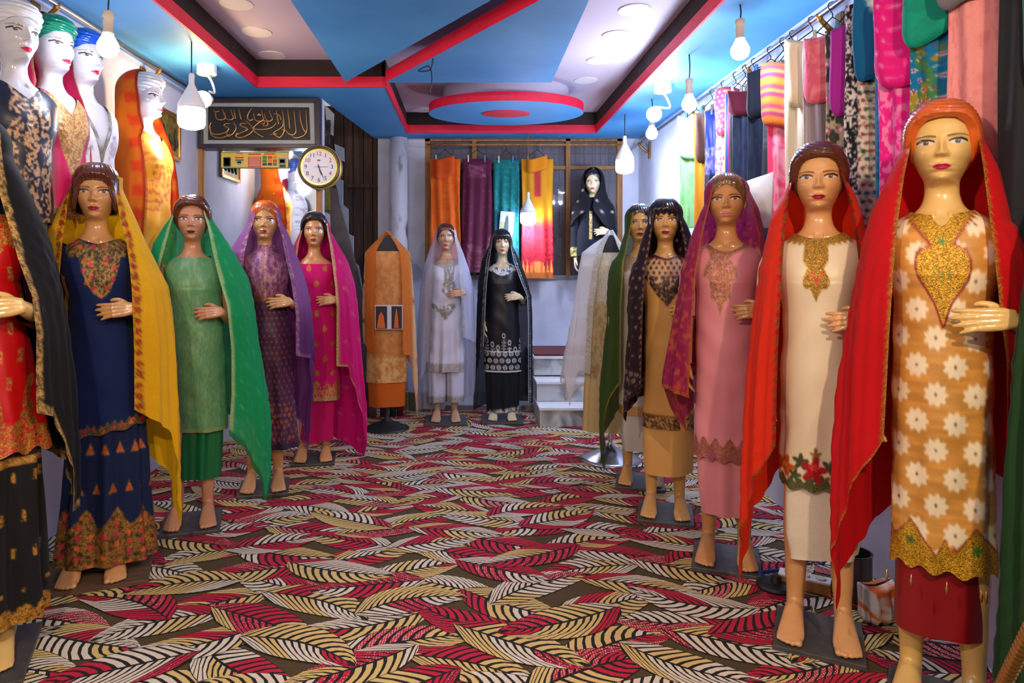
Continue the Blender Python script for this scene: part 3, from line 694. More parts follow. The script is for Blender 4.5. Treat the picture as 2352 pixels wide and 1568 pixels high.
# ------------------------------------------------------------ moulded hair
def hair(root, style, mat, seed=0):
    T = np.linspace(0, 2 * math.pi, 120, endpoint=False); v = np.linspace(0, 1, 56)
    T2, V2 = np.meshgrid(T, v); a = np.abs((T2 + math.pi) % (2 * math.pi) - math.pi)          # 0 front, pi back
    s_ = np.sin(T2)
    if style == 'swept':      # lifted front wave, parted on one side
        zl = np.interp(a, [0, .45, .8, 1.0, 1.2, 1.5, 2.2, math.pi], [1.690, 1.686, 1.668, 1.640, 1.602, 1.57, 1.545, 1.53]) + .004 * np.sin(T2 + .8) * (a < 1)
        th0, lift = .019, .010
    elif style == 'bob':
        zl = np.interp(a, [0, .45, .75, .92, 1.05, 1.3, 2.2, math.pi], [1.672, 1.668, 1.648, 1.60, 1.548, 1.535, 1.53, 1.53]); th0, lift = .019, .004
    elif style == 'fringe':
        zl = np.interp(a, [0, .5, .8, .95, 1.1, 1.4, 2.2, math.pi], [1.652, 1.650, 1.644, 1.60, 1.565, 1.545, 1.53, 1.53]) + .005 * np.sign(np.sin(T2 * 16)) * (a < .85); th0, lift = .014, .002
    elif style == 'turban':   # painted head cloth
        zl = np.interp(a, [0, .6, 1.1, 1.6, 2.3, math.pi], [1.676, 1.670, 1.650, 1.622, 1.60, 1.585]); th0, lift = .016, .022
    else:                     # 'flat' centre part
        zl = np.interp(a, [0, .25, .6, .95, 1.25, 1.6, 2.2, math.pi], [1.690, 1.682, 1.664, 1.635, 1.60, 1.565, 1.54, 1.53]); th0, lift = .011, .0
    ztop = 1.741 + th0 * .75 + lift * .3
    zz = ztop - (ztop - zl) * (1 - np.cos(V2 * math.pi / 2)) ** .92
    zb = np.minimum(zz, 1.7395); th = th0 * (1 - .78 * smooth01((V2 - .72) / .28)) * (.35 + .65 * smooth01(V2 / .25))
    if style == 'swept': th = th0 * (.35 + .65 * smooth01(V2 / .25)) * (1 - .72 * smooth01((V2 - .86) / .14)) * (1 + .2 * gs(V2 - .72, .14))
    if style in ('bob', 'fringe'): th = np.where(a > .9, th0 * (1.0 - .25 * smooth01((V2 - .9) / .1)), th) * (.35 + .65 * smooth01(V2 / .25))
    dome = np.sqrt(np.clip(1 - ((zz - 1.655) / (ztop - 1.655)) ** 2, 0, 1)) * (zz > 1.655) + (zz <= 1.655)
    w0, f0, b0 = (np.where(zz > 1.655, body_r(1.655, k) * dome, body_r(np.maximum(zb, 1.56), k)) for k in (1, 2, 3))
    if style == 'bob': w0 = np.where(zz < 1.60, np.maximum(w0, .078), w0)
    gro = .0011 * np.sin(T2 * 26 + V2 * 9 * np.sin(T2 + seed) + seed) * smooth01(V2 / .3) if style != 'turban' else .0028 * np.sin(zz * 330 + 3.2 * np.sin(T2 * 1.0 + .4)) * smooth01(V2 / .3)
    if style == 'swept': gro = .0015 * np.sin(zz * 560 + 9 * np.sin(T2 + .5) + 5 * np.cos(T2)) * smooth01(V2 / .3) * (1 - smooth01((V2 - .93) / .07))
    th = th * (1 + .35 * lift / .01 * gs(a - .2, .6) * smooth01(V2 * 2)) + gro
    c = np.cos(T2); x = (w0 + th) * s_; y = np.where(c > 0, -(f0 + th) * np.abs(c) ** .9, (b0 + th) * np.abs(c))
    V = np.stack([x, y, zz], -1)
    # tuck under: inner lip on the head so that the shell has an edge
    inn = V[-1:].copy(); k = .90 if style != 'bob' else .86
    inn[..., 0] *= k; inn[..., 1] *= k; inn[..., 2] += .004
    V = np.concatenate([V, inn], 0)
    o = link(bpy.data.objects.new('hair', np_mesh('hair', V, grid_faces(V.shape[0], V.shape[1], True), mat)), root); return o

# ------------------------------------------------------------ clothes
class Doll:
    """one dressed mannequin: the photograph's pixel frame <-> its own metres"""
    def __init__(s, name, label, c, foot, top, beta=None, cat='mannequin', lift=0.02, Z=None, H=None, zbase=None, rz=None, group=None):
        s.Z = floorZ(foot) if Z is None else Z; s.c = c; s.X = XZ(c, s.Z)
        psi = math.atan2(s.X, s.Z); b = psi if beta is None else beta
        s.H = ((foot - top) * s.Z / F - lift) if H is None else H
        s.s = s.H / 1.75; s.z0 = lift if zbase is None else zbase
        s.mpp = s.Z / F / s.s
        s.kx = s.Z / F / (math.cos(b) + math.tan(psi) * math.sin(b)) / s.s
        s.root = thing(name, label, cat, (s.X, s.Z, s.z0), -b if rz is None else rz, s.s, group)
    def xl(s, px): return (np.asarray(px, float) - s.c) * s.kx
    def zl(s, py): return (CH - (np.asarray(py, float) - CY) * s.Z / F - s.z0) / s.s
    def px(s, x): return s.c + x / s.kx
    def py(s, z): return CY + (CH - (z * s.s + s.z0)) * F / s.Z
    def wl(s, w): return w * s.kx
class LDoll:
    """mannequin described in its own millimetres: px = x, py = -z"""
    def __init__(s, name, label, loc, rz, sc, cat='mannequin', group=None, Zres=4.2):
        s.Z = Zres; s.s = sc; s.c = 0.0; s.kx = .001; s.mpp = .001; s.z0 = loc[2]; s.root = thing(name, label, cat, loc, rz, sc, group)
    def xl(s, v): return np.asarray(v, float) * .001
    def zl(s, v): return -np.asarray(v, float) * .001
    def px(s, x): return x * 1000
    def py(s, z): return -z * 1000
    def wl(s, w_): return w_ * .001
def res(d, n): return max(20, int(n * .9 * min(1.0, 2.6 / d.Z) ** .6))
def loft_dress(d, name, mat, hem, widths, neck, paint, regs=None, depth=.62, fold=(0, .0), parent=None, ztop=None, ease=.012, hemfn=None, ncol=190, nrow=210, xshift=None, open_back=False):
    """tunic / skirt: widths = [(py, half width px)] below the bust; neck(x) -> z of the neckline; hem in py"""
    T = np.concatenate([np.linspace(-1.62, 1.62, res(d, ncol)), np.linspace(1.62, 2 * math.pi - 1.62, res(d, 44))[1:-1]])
    wz = np.array([d.zl(p) for p, _ in widths]); ww = np.array([d.wl(w_) for _, w_ in widths]); o = np.argsort(wz); wz, ww = wz[o], ww[o]
    zmax = wz[-1]
    xs = (lambda z: 0 * z) if xshift is None else (lambda z, q=sorted((float(d.zl(p)), float(d.wl(v_))) for p, v_ in xshift): np.interp(z, [a for a, _ in q], [b for _, b in q]))
    def sect(z):
        bw, bf, bb = body_r(z, 1) + ease, body_r(z, 2) + ease, body_r(z, 3) + ease
        sw = np.interp(z, wz, ww); sw = np.where(z > .78, np.maximum(sw, body_r(z, 1) + ease * .8), np.maximum(sw, .122)) if ztop is None else sw; k = smooth01((zmax + .05 - z) / .07)
        wv = bw * (1 - k) + np.maximum(sw, 0) * k if ztop is None else sw
        dv = wv * depth
        kf = smooth01((1.16 - z) / .2) if ztop is None else 1.0
        f = bf * (1 - kf) + np.maximum(dv, bf * (z > .8)) * kf if ztop is None else dv
        b = bb * (1 - kf) + np.maximum(dv, bb * (z > .8)) * kf if ztop is None else dv
        # cloth falls straight from the bust
        if ztop is None: f = np.maximum(f, (.116 + ease) * smooth01((1.31 - z) / .06) * (1 - .25 * smooth01((.95 - z) / .45)))
        return wv, f, b
    if ztop is None:
        lo = np.full(T.shape, 1.20); hi = np.full(T.shape, 1.449)
        if neck is None: zt = np.full(T.shape, 1.472)
        else:
            for _ in range(22):
                mid = (lo + hi) / 2; wv, f, b = sect(mid); x = wv * np.sin(T)
                tgt = np.where(np.cos(T) > -.15, neck(x), np.maximum(neck(x), 1.425))
                up = mid < tgt; lo = np.where(up, mid, lo); hi = np.where(up, hi, mid)
            zt = (lo + hi) / 2
    else: zt = np.full(T.shape, float(d.zl(ztop)))
    zh = np.full(T.shape, float(d.zl(hem)))
    if hemfn is not None: zh = zh + hemfn(T)
    nr = res(d, nrow); tt = np.linspace(0, 1, nr)[:, None]; tt = tt ** .92
    Z2 = zt[None] * (1 - tt) + zh[None] * tt; T2 = np.broadcast_to(T, Z2.shape)
    wv, f, b = sect(Z2); c, s_ = np.cos(T2), np.sin(T2)
    nf, amp = fold; ph = d.c * .37
    k = smooth01((1.15 - Z2) / .6) * amp; wav = k * (np.sin(nf * T2 + ph + .8 * np.sin(Z2 * 5)) + .5 * np.sin(nf * 1.7 * T2 + ph * 2))
    wav = wav + .0016 * np.sin(Z2 * 38 + 3 * np.sin(T2 * 2 + ph)) * smooth01((1.3 - Z2) / .2) * (ztop is None) + .004 * (vnoise(T2 * 2.2 + ph, Z2 * 7) - .5)
    x = (wv + wav) * s_ + xs(Z2); y = np.where(c > 0, -(f + wav) * np.abs(c) ** .88, (b + wav) * np.abs(c))
    if ztop is None:
        y -= .014 * gs(np.abs(x) - .075, .04) * gs(Z2 - 1.268, .05) * (c > 0)
    V = np.stack([x, y, Z2], -1)
    pt = Paint(d.px(x), d.py(Z2), c > -.05); pt.T = T2; pt.row = np.broadcast_to(tt, Z2.shape); pt.zh = (Z2 - zh[None]) / d.mpp   # px above the hem
    pt.zt = (zt[None] - Z2) / d.mpp
    paint(pt)
    return grid_obj(name, V, mat, parent or d.root, pt, True, regs)

def scarf(d, mat, right, left, hem_r, hem_l, paint, regs=None, hood=True, top=None, name='scarf', bz=None, nfold=9, amp=.012, nu=84, nv=200, back=.022, bscale=1.0, minw=True):
    """cloth over head and shoulders. right / left: [(py, x of the front edge, x of the outer silhouette)] in px; hems: [(u, py)], u from front edge to the back"""
    bz = bz or [(1.78, .118), (1.62, .122), (1.52, .118), (1.44, .130), (1.38, .155), (1.27, .195), (1.10, .225), (.9, .20), (.5, .18), (0, .16)]
    bzz = np.array([q[0] for q in bz])[::-1]; bv = np.array([q[1] for q in bz])[::-1] * bscale
    nu, nv = res(d, nu), res(d, nv); halves = []
    ztop = float(d.zl(top)) if top is not None else 1.775
    for sg, prof, hem in ((1, right, hem_r), (-1, left, hem_l)):
        pz = d.zl([p[0] for p in prof]); xi = np.abs(d.xl([p[1] for p in prof])); xo = np.abs(d.xl([p[2] for p in prof])); o = np.argsort(pz); pz, xi, xo = pz[o], xi[o], xo[o]
        z0 = pz[-1]
        u = np.linspace(0, 1, nu) ** 1.15; hz = d.zl(np.interp(u, [h[0] for h in hem], [h[1] for h in hem]))
        tt = np.linspace(0, 1, nv)[:, None]
        if hood: zz = np.where(tt < .16, ztop - (ztop - z0) * (1 - np.cos(tt / .16 * math.pi / 2)), z0 + (hz[None] - z0) * (tt - .16) / .84)
        else: zz = z0 + (hz[None] - z0) * tt
        U = np.broadcast_to(u, zz.shape); k = np.clip((zz - z0) / max(ztop - z0, 1e-4), 0, 1); fac = np.sqrt(np.clip(1 - k * k, 0, 1)) if hood else np.ones_like(zz)
        XI = np.interp(zz, pz, xi); XO = np.interp(zz, pz, xo); BB = np.interp(zz, bzz, bv)
        mn = np.where(zz > 1.5, .097, np.interp(zz, [.9, 1.0, 1.12, 1.30, 1.38, 1.43, 1.5], [.13, .19, .222, .200, .175, .13, .097]))
        if sg < 0: mn = np.where(zz > 1.5, .097, np.interp(zz, [.8, .9, 1.12, 1.30, 1.38, 1.43, 1.5], [.13, .19, .205, .198, .175, .13, .097]))
        XO = np.maximum(XO, mn) if minw else XO
        XI = np.minimum(XI, XO * .985)
        # do not let the head show through above the first sample
        XO = np.where(zz >= z0, np.maximum(xo[-1], .097 if minw else 0), XO); XI = np.where(zz >= z0, np.minimum(xi[-1], XO * .96), XI)
        A = XO * fac; XIF = XI * fac; B = BB * np.where(zz >= z0, fac, 1)
        phi0 = np.arccos(np.clip(XIF / np.maximum(A, 1e-5), -1, 1)); phi = phi0 - U * (phi0 + math.pi / 2)
        s_arc = U * (phi0 + math.pi / 2) * (A + B) * .5
        fold_k = amp * smooth01((1.5 - zz) / .8)
        ph = U * nfold * 2 * math.pi + d.c + .9 * np.sin(zz * 2.3 + d.c) + 2.5 * (vnoise(U * 3 + d.c, zz * 1.5) - .5)
        wv = fold_k * ((1 - 1.6 * np.abs(np.sin(ph * .5)) ** .8) + .35 * np.sin(ph * 2.3 + zz * 3)) * (.25 + .75 * smooth01(U * 9))
        wv = wv + .0013 * np.sin(U * 30 + zz * 55 + 4 * np.sin(zz * 9 + U * 5)) * smooth01((1.5 - zz) / .2) * smooth01(U * 9)
        rr = 1 + wv / np.maximum(A, .05)
        x = sg * A * np.cos(phi) * rr; y = -B * np.sin(phi) * rr
        y = y + back * smooth01((zz - 1.40) / .15) + np.where(y > 0, .012, 0) * fac
        halves.append((np.stack([x, y, zz], -1), s_arc / d.kx, (zz - hz[None]) / d.mpp, zz, U))
    R, Lh = halves
    V = np.concatenate([R[0], Lh[0][:, ::-1][:, 1:]], 1)
    cat = lambda i: np.concatenate([R[i], Lh[i][:, ::-1][:, 1:]], 1)
    pt = Paint(d.px(V[..., 0]), d.py(V[..., 2])); pt.d = cat(1); pt.h = cat(2); pt.zz = cat(3); pt.U = cat(4); pt.side = np.where(np.arange(V.shape[1])[None] < R[0].shape[1], 1, -1) * np.ones(V.shape[:2])
    pt.arc = pt.d
    paint(pt)
    return grid_obj(name, V, mat, d.root, pt, False, regs)

def sleeve(d, mat, rgb, side, upto=1.0, r=1.0, paint=None, name='sleeve', z_end=None):
    if side > 0: pts = [(.098, 0, 1.378), (.152, .008, 1.31), (.176, .024, 1.19), (.187, .024, 1.094), (.184, -.05, 1.09), (.167, -.122, 1.113)]
    else: pts = [(-.098, 0, 1.378), (-.150, .008, 1.31), (-.166, .016, 1.19), (-.170, .014, 1.09), (-.172, -.01, .98), (-.168, -.028, .89)]
    rad = [.050, .049, .044, .042, .042, .040]
    n = max(2, int(round(upto * 5)) + 1); mb = MB(); mb.tube(pts[:n], [q * r for q in rad[:n]], 20, 10, cap=False)
    V = np.array(mb.v).reshape(-1, 20, 3); pt = Paint(d.px(V[..., 0]), d.py(V[..., 2]), base=rgb); pt.t = np.linspace(0, 1, V.shape[0])[:, None] * np.ones((1, 20)); pt.a = np.arange(20)[None] * np.ones(V.shape[:2])
    if paint: paint(pt)
    return grid_obj(name, V, mat, d.root, pt, True)
def base_plate(d, w=.29, dp=.32, mat=None, round_=False, name='base_plate'):
    k = 1 / d.s; t = d.z0 * k
    mb = MB()
    if round_: mb.lathe([(w / 2 * k, -t + .001), (w / 2 * k, -.002)], 36)
    else: mb.box(-w / 2 * k, w / 2 * k, -dp * .62 * k, dp * .38 * k, -t + .001, 0.001)
    return mb.obj(name, mat or M['plate'], d.root, bevel=.003)
M['plate'] = plain('grey_base_plate', (72, 68, 68), .45, noise=.3, scale=20)
M['cotton'] = cloth('cotton_cloth', .8, .04)
M['silk'] = cloth('silk_cloth', .42, .02, spec=.5, wscale=420, weave=.08)
M['georgette'] = cloth('georgette_cloth', .75, .04, transl=.22)
M['sheer'] = cloth('sheer_cloth', .7, .06, sheer=.34, transl=.25)
M['sheer2'] = cloth('light_sheer_cloth', .7, .05, sheer=.09, transl=.3)
M['brocade'] = cloth('brocade_cloth', .5, .02, weave=.3, wscale=140, spec=.5)
# ------------------------------------------------------------ dressed mannequins on the floor
def hairmat(n, rgb): return plain(n, rgb, .22, coat=.5, noise=.35, scale=14)
M['board'] = two_tone('brown_board_wood', (74, 52, 38), (110, 80, 58), 8, 0.3, 0.7, rough=0.7, stretch=(0.6, 5, 5), bump=0.1)
H_BR, H_RED, H_BLK, H_TAN = hairmat('brown_moulded_hair', (92, 44, 28)), hairmat('copper_moulded_hair', (206, 92, 34)), hairmat('black_moulded_hair', (28, 24, 26)), hairmat('light_brown_moulded_hair', (126, 84, 48))
SK = {'r1': skin('cream_skin', (232, 186, 112), (170, 14, 66)), 'r2': skin('tan_skin', (230, 168, 110), (150, 10, 46)), 'r3': skin('bronze_skin', (214, 150, 92), (206, 110, 126)),
      'r4': skin('gold_skin', (226, 168, 98), (130, 16, 56), shade=(190, 60, 60)), 'l1': skin('peach_skin', (222, 160, 104), (150, 14, 48)), 'l2': skin('rosy_skin', (214, 150, 116), (84, 10, 48)),
      'b1': skin('pale_skin', (206, 160, 126), (190, 70, 90)), 'b2': skin('ivory_skin', (226, 206, 166), (176, 30, 90)), 'w': skin('glossy_white_skin', (208, 204, 210), (200, 20, 60), brow=(60, 40, 40), rough=.18)}
GOLD, DGOLD = (198, 148, 62), (150, 104, 40)
def scoop(zf, xw=.085, p=2.0, zt=1.432): return lambda x: zf + (zt - zf) * np.clip(np.abs(x) / xw, 0, 1) ** p
def edge_paint(rgb, base, w, emb=.9, reg=1, scal=0.0):
    def f(p):
        p.m(np.ones_like(p.x), base, 0, allround=True)
        k = w * (1 + scal * np.sin(p.y * .55))
        p.m(p.d < k, rgb, emb, reg, allround=True)
    return f
BORD = lambda m='georgette': {1: ('scarf_border', M[m])}

# --- red scarf, gold tunic with daisies (front right)
d = Doll('dressed_mannequin', 'mannequin in gold tunic with white daisies under a plain red head scarf', 2163, 1618, 236)
add_body(d.root, SK['r1']); hair(d.root, 'swept', H_RED, 1)
YK = [(2062, 440), (2068, 468), (2085, 500), (2104, 520), (2124, 545), (2143, 564), (2128, 572), (2116, 574), (2107, 592), (2106, 610), (2112, 632), (2120, 646), (2131, 662), (2148, 690), (2158, 716), (2166, 742), (2174, 716), (2184, 690), (2204, 662), (2218, 642), (2224, 618), (2224, 598), (2214, 576), (2202, 572), (2188, 564), (2196, 545), (2214, 520), (2232, 500), (2246, 470), (2256, 440)]
def pt_r1(p):
    sh = fnoise(p.x / 60, p.y / 9, 3)  # horizontal bands of silk sheen, painted into the gold colour below
    p.c[:] = np.asarray((196, 136, 62)) * (.86 + .32 * sh)[..., None]
    dx, dy, i, j = p.cells(86, 62, True, 2150, 520); a = np.arctan2(dy, dx); r = np.hypot(dx, dy)
    ok = p.y < 1255
    p.m(np.clip((25 + 3.5 * np.cos(9 * a) - r) / 3 + .5, 0, 1) * ok, (238, 216, 184), 0, allround=True)
    p.m(np.clip((3.2 - r) / 1.5 + .5, 0, 1) * ok, (96, 60, 28), 0, allround=True)
    p.m(p.poly(YK, 1.5, 4), (122, 14, 28), .2, 1); p.m(p.poly(YK, 1.5, 0), (200, 146, 40), 1, 1)
    for fx, fy, r in ((2164, 556, 9), (2164, 628, 5), (2148, 628, 4), (2180, 628, 4), (2164, 645, 4), (2152, 612, 4), (2176, 612, 4)): p.m(p.flower(fx, fy, r, 5, 2), (46, 112, 44), .5)
    # scalloped gold hem with pointed peaks
    yy = 1244 + 8 * np.sin(p.x * .22)
    for cx_, ap, hw in ((2092, 1186, 52), (2170, 1214, 22), (2240, 1184, 50), (2036, 1196, 34)): yy = np.minimum(yy, ap + np.abs(p.x - cx_) * 62 / hw)
    p.m(p.y > yy - 4, (122, 14, 28), .2, 2, allround=True); p.m(p.y > yy, (204, 152, 34), 1, 2, allround=True)
    for fx, fy in ((2092, 1232), (2240, 1230)): p.m(p.flower(fx, fy, 13, 5, 2), (60, 120, 44), .6)
    p.m(p.disc(2092, 1232, 4), (150, 30, 30), .5)
z_n = float(d.zl(496)); zv = float(d.zl(522))
def neck_r1(x):
    b = z_n + (1.435 - z_n) * np.clip((np.abs(x) - .018) / .07, 0, 1) ** 1.5
    return np.where(np.abs(x) < .024, zv + (z_n - zv) * np.clip(np.abs(x) / .024, 0, 1) ** 2, b)
loft_dress(d, 'tunic', M['silk'], 1290, [(640, 116), (760, 116), (950, 118), (1150, 120), (1300, 124)], neck_r1, pt_r1, {1: ('neck_embroidery', M['brocade']), 2: ('hem_embroidery', M['brocade'])}, fold=(7, .004), hemfn=lambda T: .009 * np.sin(T * 12))
loft_dress(d, 'skirt', M['silk'], 1448, [(1240, 108), (1300, 106), (1448, 104)], None, lambda p: p.m(np.ones_like(p.x), (132, 8, 18), 0, allround=True), ztop=1230, depth=.6, fold=(3, .006), ncol=90, nrow=40, xshift=[(1230, -6), (1448, -16)])
tas = MB()
for tx in (2040, 2096, 2174, 2246, 2256):
    x = float(d.xl(tx)); z = float(d.zl(1292)); tas = MB(); tas.tube([(x, -.155, z + .006), (x, -.155, z - .006), (x, -.155, z - .012), (x, -.155, z - .03)], [.0015, .002, .005, .002], 8).obj('tassel', M['gold'], d.root, smooth=True)
for sd in (1, -1): sleeve(d, M['silk'], (190, 120, 60), sd, .6)
def sc_r1(p):
    p.m(np.ones_like(p.x), (206, 0, 14), 0, allround=True); k = 9 + 4 * np.sin(p.y * .33) + 2 * np.sin(p.y * .9)
    p.m((p.d < k) | ((p.h < 9) & (p.U < .35)), (190, 134, 48), 1, 1, allround=True)
scarf(d, M['georgette'], [(300, 2240, 2246), (345, 2246, 2268), (400, 2254, 2294), (480, 2262, 2312), (560, 2270, 2324), (650, 2278, 2340), (720, 2284, 2346), (800, 2296, 2338), (900, 2300, 2326), (1150, 2302, 2326)],
      [(300, 2094, 2088), (345, 2090, 2062), (400, 2078, 2034), (480, 2068, 1992), (560, 2060, 1970), (700, 2052, 1945), (900, 2040, 1916), (1050, 2030, 1902), (1200, 2020, 1897), (1440, 2010, 1894)],
      [(0, 930), (.4, 1130), (1, 1000)], [(0, 1000), (.1, 1090), (.22, 1210), (.34, 1350), (.44, 1480), (.58, 1350), (1, 1100)], sc_r1, BORD(), top=262, nfold=5, amp=.013)
base_plate(d)

# --- ivory tunic with orange scarf
d = Doll('dressed_mannequin', 'mannequin in plain ivory tunic with gold bib under an orange red head scarf', 1880, 1455, 331)
add_body(d.root, SK['r2']); hair(d.root, 'swept', H_BR, 2)
BIB = [(1852, 545), (1847, 580), (1846, 600), (1856, 616), (1848, 632), (1844, 648), (1850, 660), (1862, 662), (1868, 674), (1875, 690), (1881, 674), (1888, 663), (1900, 660), (1906, 646), (1900, 630), (1892, 616), (1902, 600), (1902, 580), (1898, 545)]
def pt_r2(p):
    p.c[:] = (226, 206, 176)
    p.m((p.zt < 17 + 3 * np.sin(p.x * .5)) & (p.T % 6.283 < 1.45), (176, 130, 50), 1, 1); p.m((p.zt < 17 + 3 * np.sin(p.x * .5)) & (p.T % 6.283 > 4.83), (176, 130, 50), 1, 1)
    p.m(p.poly(BIB, 2), (172, 126, 46), 1, 1)
    for fx, fy, r, c in ((1858, 541, 7, (170, 14, 40)), (1893, 541, 7, (170, 14, 40)), (1866, 630, 6, (200, 70, 20)), (1886, 630, 6, (200, 70, 20)), (1876, 644, 7, (190, 20, 30)), (1828, 520, 6, (190, 70, 30)), (1930, 516, 6, (190, 70, 30))): p.m(p.flower(fx, fy, r, 5, 2), c, .5)
    yb = 1092 + 5 * np.sin(p.x * .3)
    p.m(p.y > yb, (96, 96, 50), .8, 2, allround=True)
    for fx, fy, r, c in ((1840, 1050, 20, (70, 78, 44)), (1905, 1056, 20, (70, 78, 44)), (1826, 1082, 16, (70, 78, 44)), (1860, 1090, 18, (84, 84, 46)), (1892, 1090, 18, (84, 84, 46)), (1950, 1070, 20, (70, 78, 44)), (1874, 1030, 14, (150, 112, 50)), (1802, 1066, 26, (206, 92, 30)), (1870, 1066, 32, (182, 22, 36)), (1940, 1076, 24, (206, 92, 30))):
        p.m(p.flower(fx, fy, r, 5, 3, fx), c, .55, 2)
    for fx, fy, r, c in ((1870, 1058, 12, (222, 60, 60)), (1802, 1064, 9, (226, 140, 60)), (1874, 1018, 5, (120, 90, 40))): p.m(p.flower(fx, fy, r, 6, 2), c, .4)
loft_dress(d, 'tunic', M['silk'], 1112, [(620, 84), (760, 84), (950, 86), (1112, 92)], scoop(float(d.zl(549)), .083, 2.0), pt_r2, {1: ('neck_embroidery', M['brocade']), 2: ('hem_embroidery', M['brocade'])}, fold=(5, .005), hemfn=lambda T: .007 * np.sin(T * 11))
loft_dress(d, 'trousers', M['cotton'], 1272, [(1080, 88), (1150, 90), (1230, 88), (1272, 78)], None, lambda p: p.m(np.ones_like(p.x), (220, 206, 184), 0, allround=True), ztop=1090, depth=.6, fold=(4, .008), ncol=90, nrow=44, xshift=[(1090, 10), (1272, 10)], hemfn=lambda T: .02 * np.sin(T))
for sd in (1, -1): sleeve(d, M['silk'], (226, 206, 176), sd, .5)
def sc_r2(p):
    p.m(np.ones_like(p.x), (228, 44, 10), 0, allround=True); k = 9 + 3.5 * np.sin(p.y * .3)
    p.m((p.d < k) | ((p.h < 8) & (p.U < .4)), (150, 84, 30), 1, 1, allround=True)
    p.m((p.d < k) & (np.sin(p.y * .16) > .55), (176, 20, 24), .6, 1, allround=True)
scarf(d, M['georgette'], [(400, 1928, 1936), (450, 1944, 1964), (500, 1955, 1980), (560, 1962, 1992), (700, 1975, 2004), (1000, 1980, 2004)],
      [(400, 1824, 1816), (450, 1812, 1796), (500, 1806, 1766), (600, 1800, 1745), (700, 1796, 1728), (800, 1791, 1715), (900, 1788, 1706), (1000, 1786, 1700), (1100, 1782, 1695), (1360, 1778, 1690)],
      [(0, 980), (1, 1000)], [(0, 1010), (.12, 1090), (.25, 1220), (.42, 1390), (.6, 1220), (1, 1000)], sc_r2, BORD(), top=356, nfold=6, amp=.012)
base_plate(d)

# --- pink tunic with magenta lace scarf
d = Doll('dressed_mannequin', 'mannequin in pink tunic with tan embroidery under a magenta lace head scarf', 1668, 1282, 396)
add_body(d.root, SK['r3']); hair(d.root, 'flat', H_TAN, 3)
BIB3 = [(1622, 556), (1632, 590), (1620, 616), (1616, 632), (1630, 640), (1634, 664), (1632, 680), (1646, 692), (1654, 720), (1664, 692), (1678, 682), (1676, 662), (1684, 644), (1694, 630), (1690, 612), (1676, 596), (1690, 575), (1718, 550)]
def pt_r3(p):
    p.c[:] = (224, 138, 148)
    n = fnoise(p.x / 4, p.y / 4, 8)
    p.m(p.poly(BIB3, 3) * (n > .36), (176, 118, 84), .85, 1); p.m((p.zt < 8) * (np.cos(p.T) > .1), (160, 104, 66), .9, 1)
    for fx, fy in ((1650, 610), (1662, 630), (1645, 640), (1655, 662), (1655, 590), (1668, 608)): p.m(p.flower(fx, fy, 5, 5, 2), (166, 80, 110), .6)
    p.m(p.zh < 42 + 5 * np.sin(p.T * 14), (180, 112, 80), .85, 2, allround=True)
    p.m((p.zh < 40) & (fnoise(p.x / 5, p.y / 5, 2) > .6), (190, 96, 130), .6, None, allround=True)
loft_dress(d, 'tunic', M['silk'], 1048, [(640, 70), (800, 70), (1048, 74)], scoop(float(d.zl(578)), .085, 2.2), pt_r3, {1: ('neck_embroidery', M['brocade']), 2: ('hem_embroidery', M['brocade'])}, fold=(5, .004), hemfn=lambda T: .008 * np.sin(T * 14))
loft_dress(d, 'trousers', M['silk'], 1178, [(1030, 62), (1100, 62), (1178, 54)], None, lambda p: p.m(np.ones_like(p.x), (226, 138, 144), 0, allround=True), ztop=1030, depth=.62, fold=(5, .007), ncol=90, nrow=40)
for sd in (1, -1): sleeve(d, M['silk'], (224, 138, 148), sd, .6)
def sc_r3(p):
    p.c[:] = (158, 22, 84); up = smooth01((p.zz - 1.30) / .25); p.m(up * .8, (178, 48, 108), 0, allround=True)
    n = fnoise(p.d / 9, p.y / 9, 4); p.m((n > .60) & (p.zz < 1.5), (212, 92, 70), .5, None, allround=True); p.m((fnoise(p.d / 6, p.y / 8, 9) > .7), (120, 16, 80), 0, None, allround=True)
    p.m((p.d < 5) | (p.h < 7), (206, 110, 60), .9, 1, allround=True)
scarf(d, M['sheer2'], [(440, 1714, 1722), (480, 1726, 1742), (520, 1736, 1752), (600, 1745, 1758), (700, 1748, 1762), (900, 1748, 1762)],
      [(440, 1638, 1632), (480, 1628, 1610), (550, 1612, 1582), (620, 1602, 1568), (700, 1594, 1550), (800, 1588, 1530), (890, 1584, 1516), (950, 1590, 1540), (1010, 1596, 1562)],
      [(0, 800), (1, 900)], [(0, 905), (.2, 895), (.33, 890), (.36, 930), (.5, 1010), (.7, 960), (1, 900)], sc_r3, BORD('sheer2'), top=397, nfold=6, amp=.012)
base_plate(d)

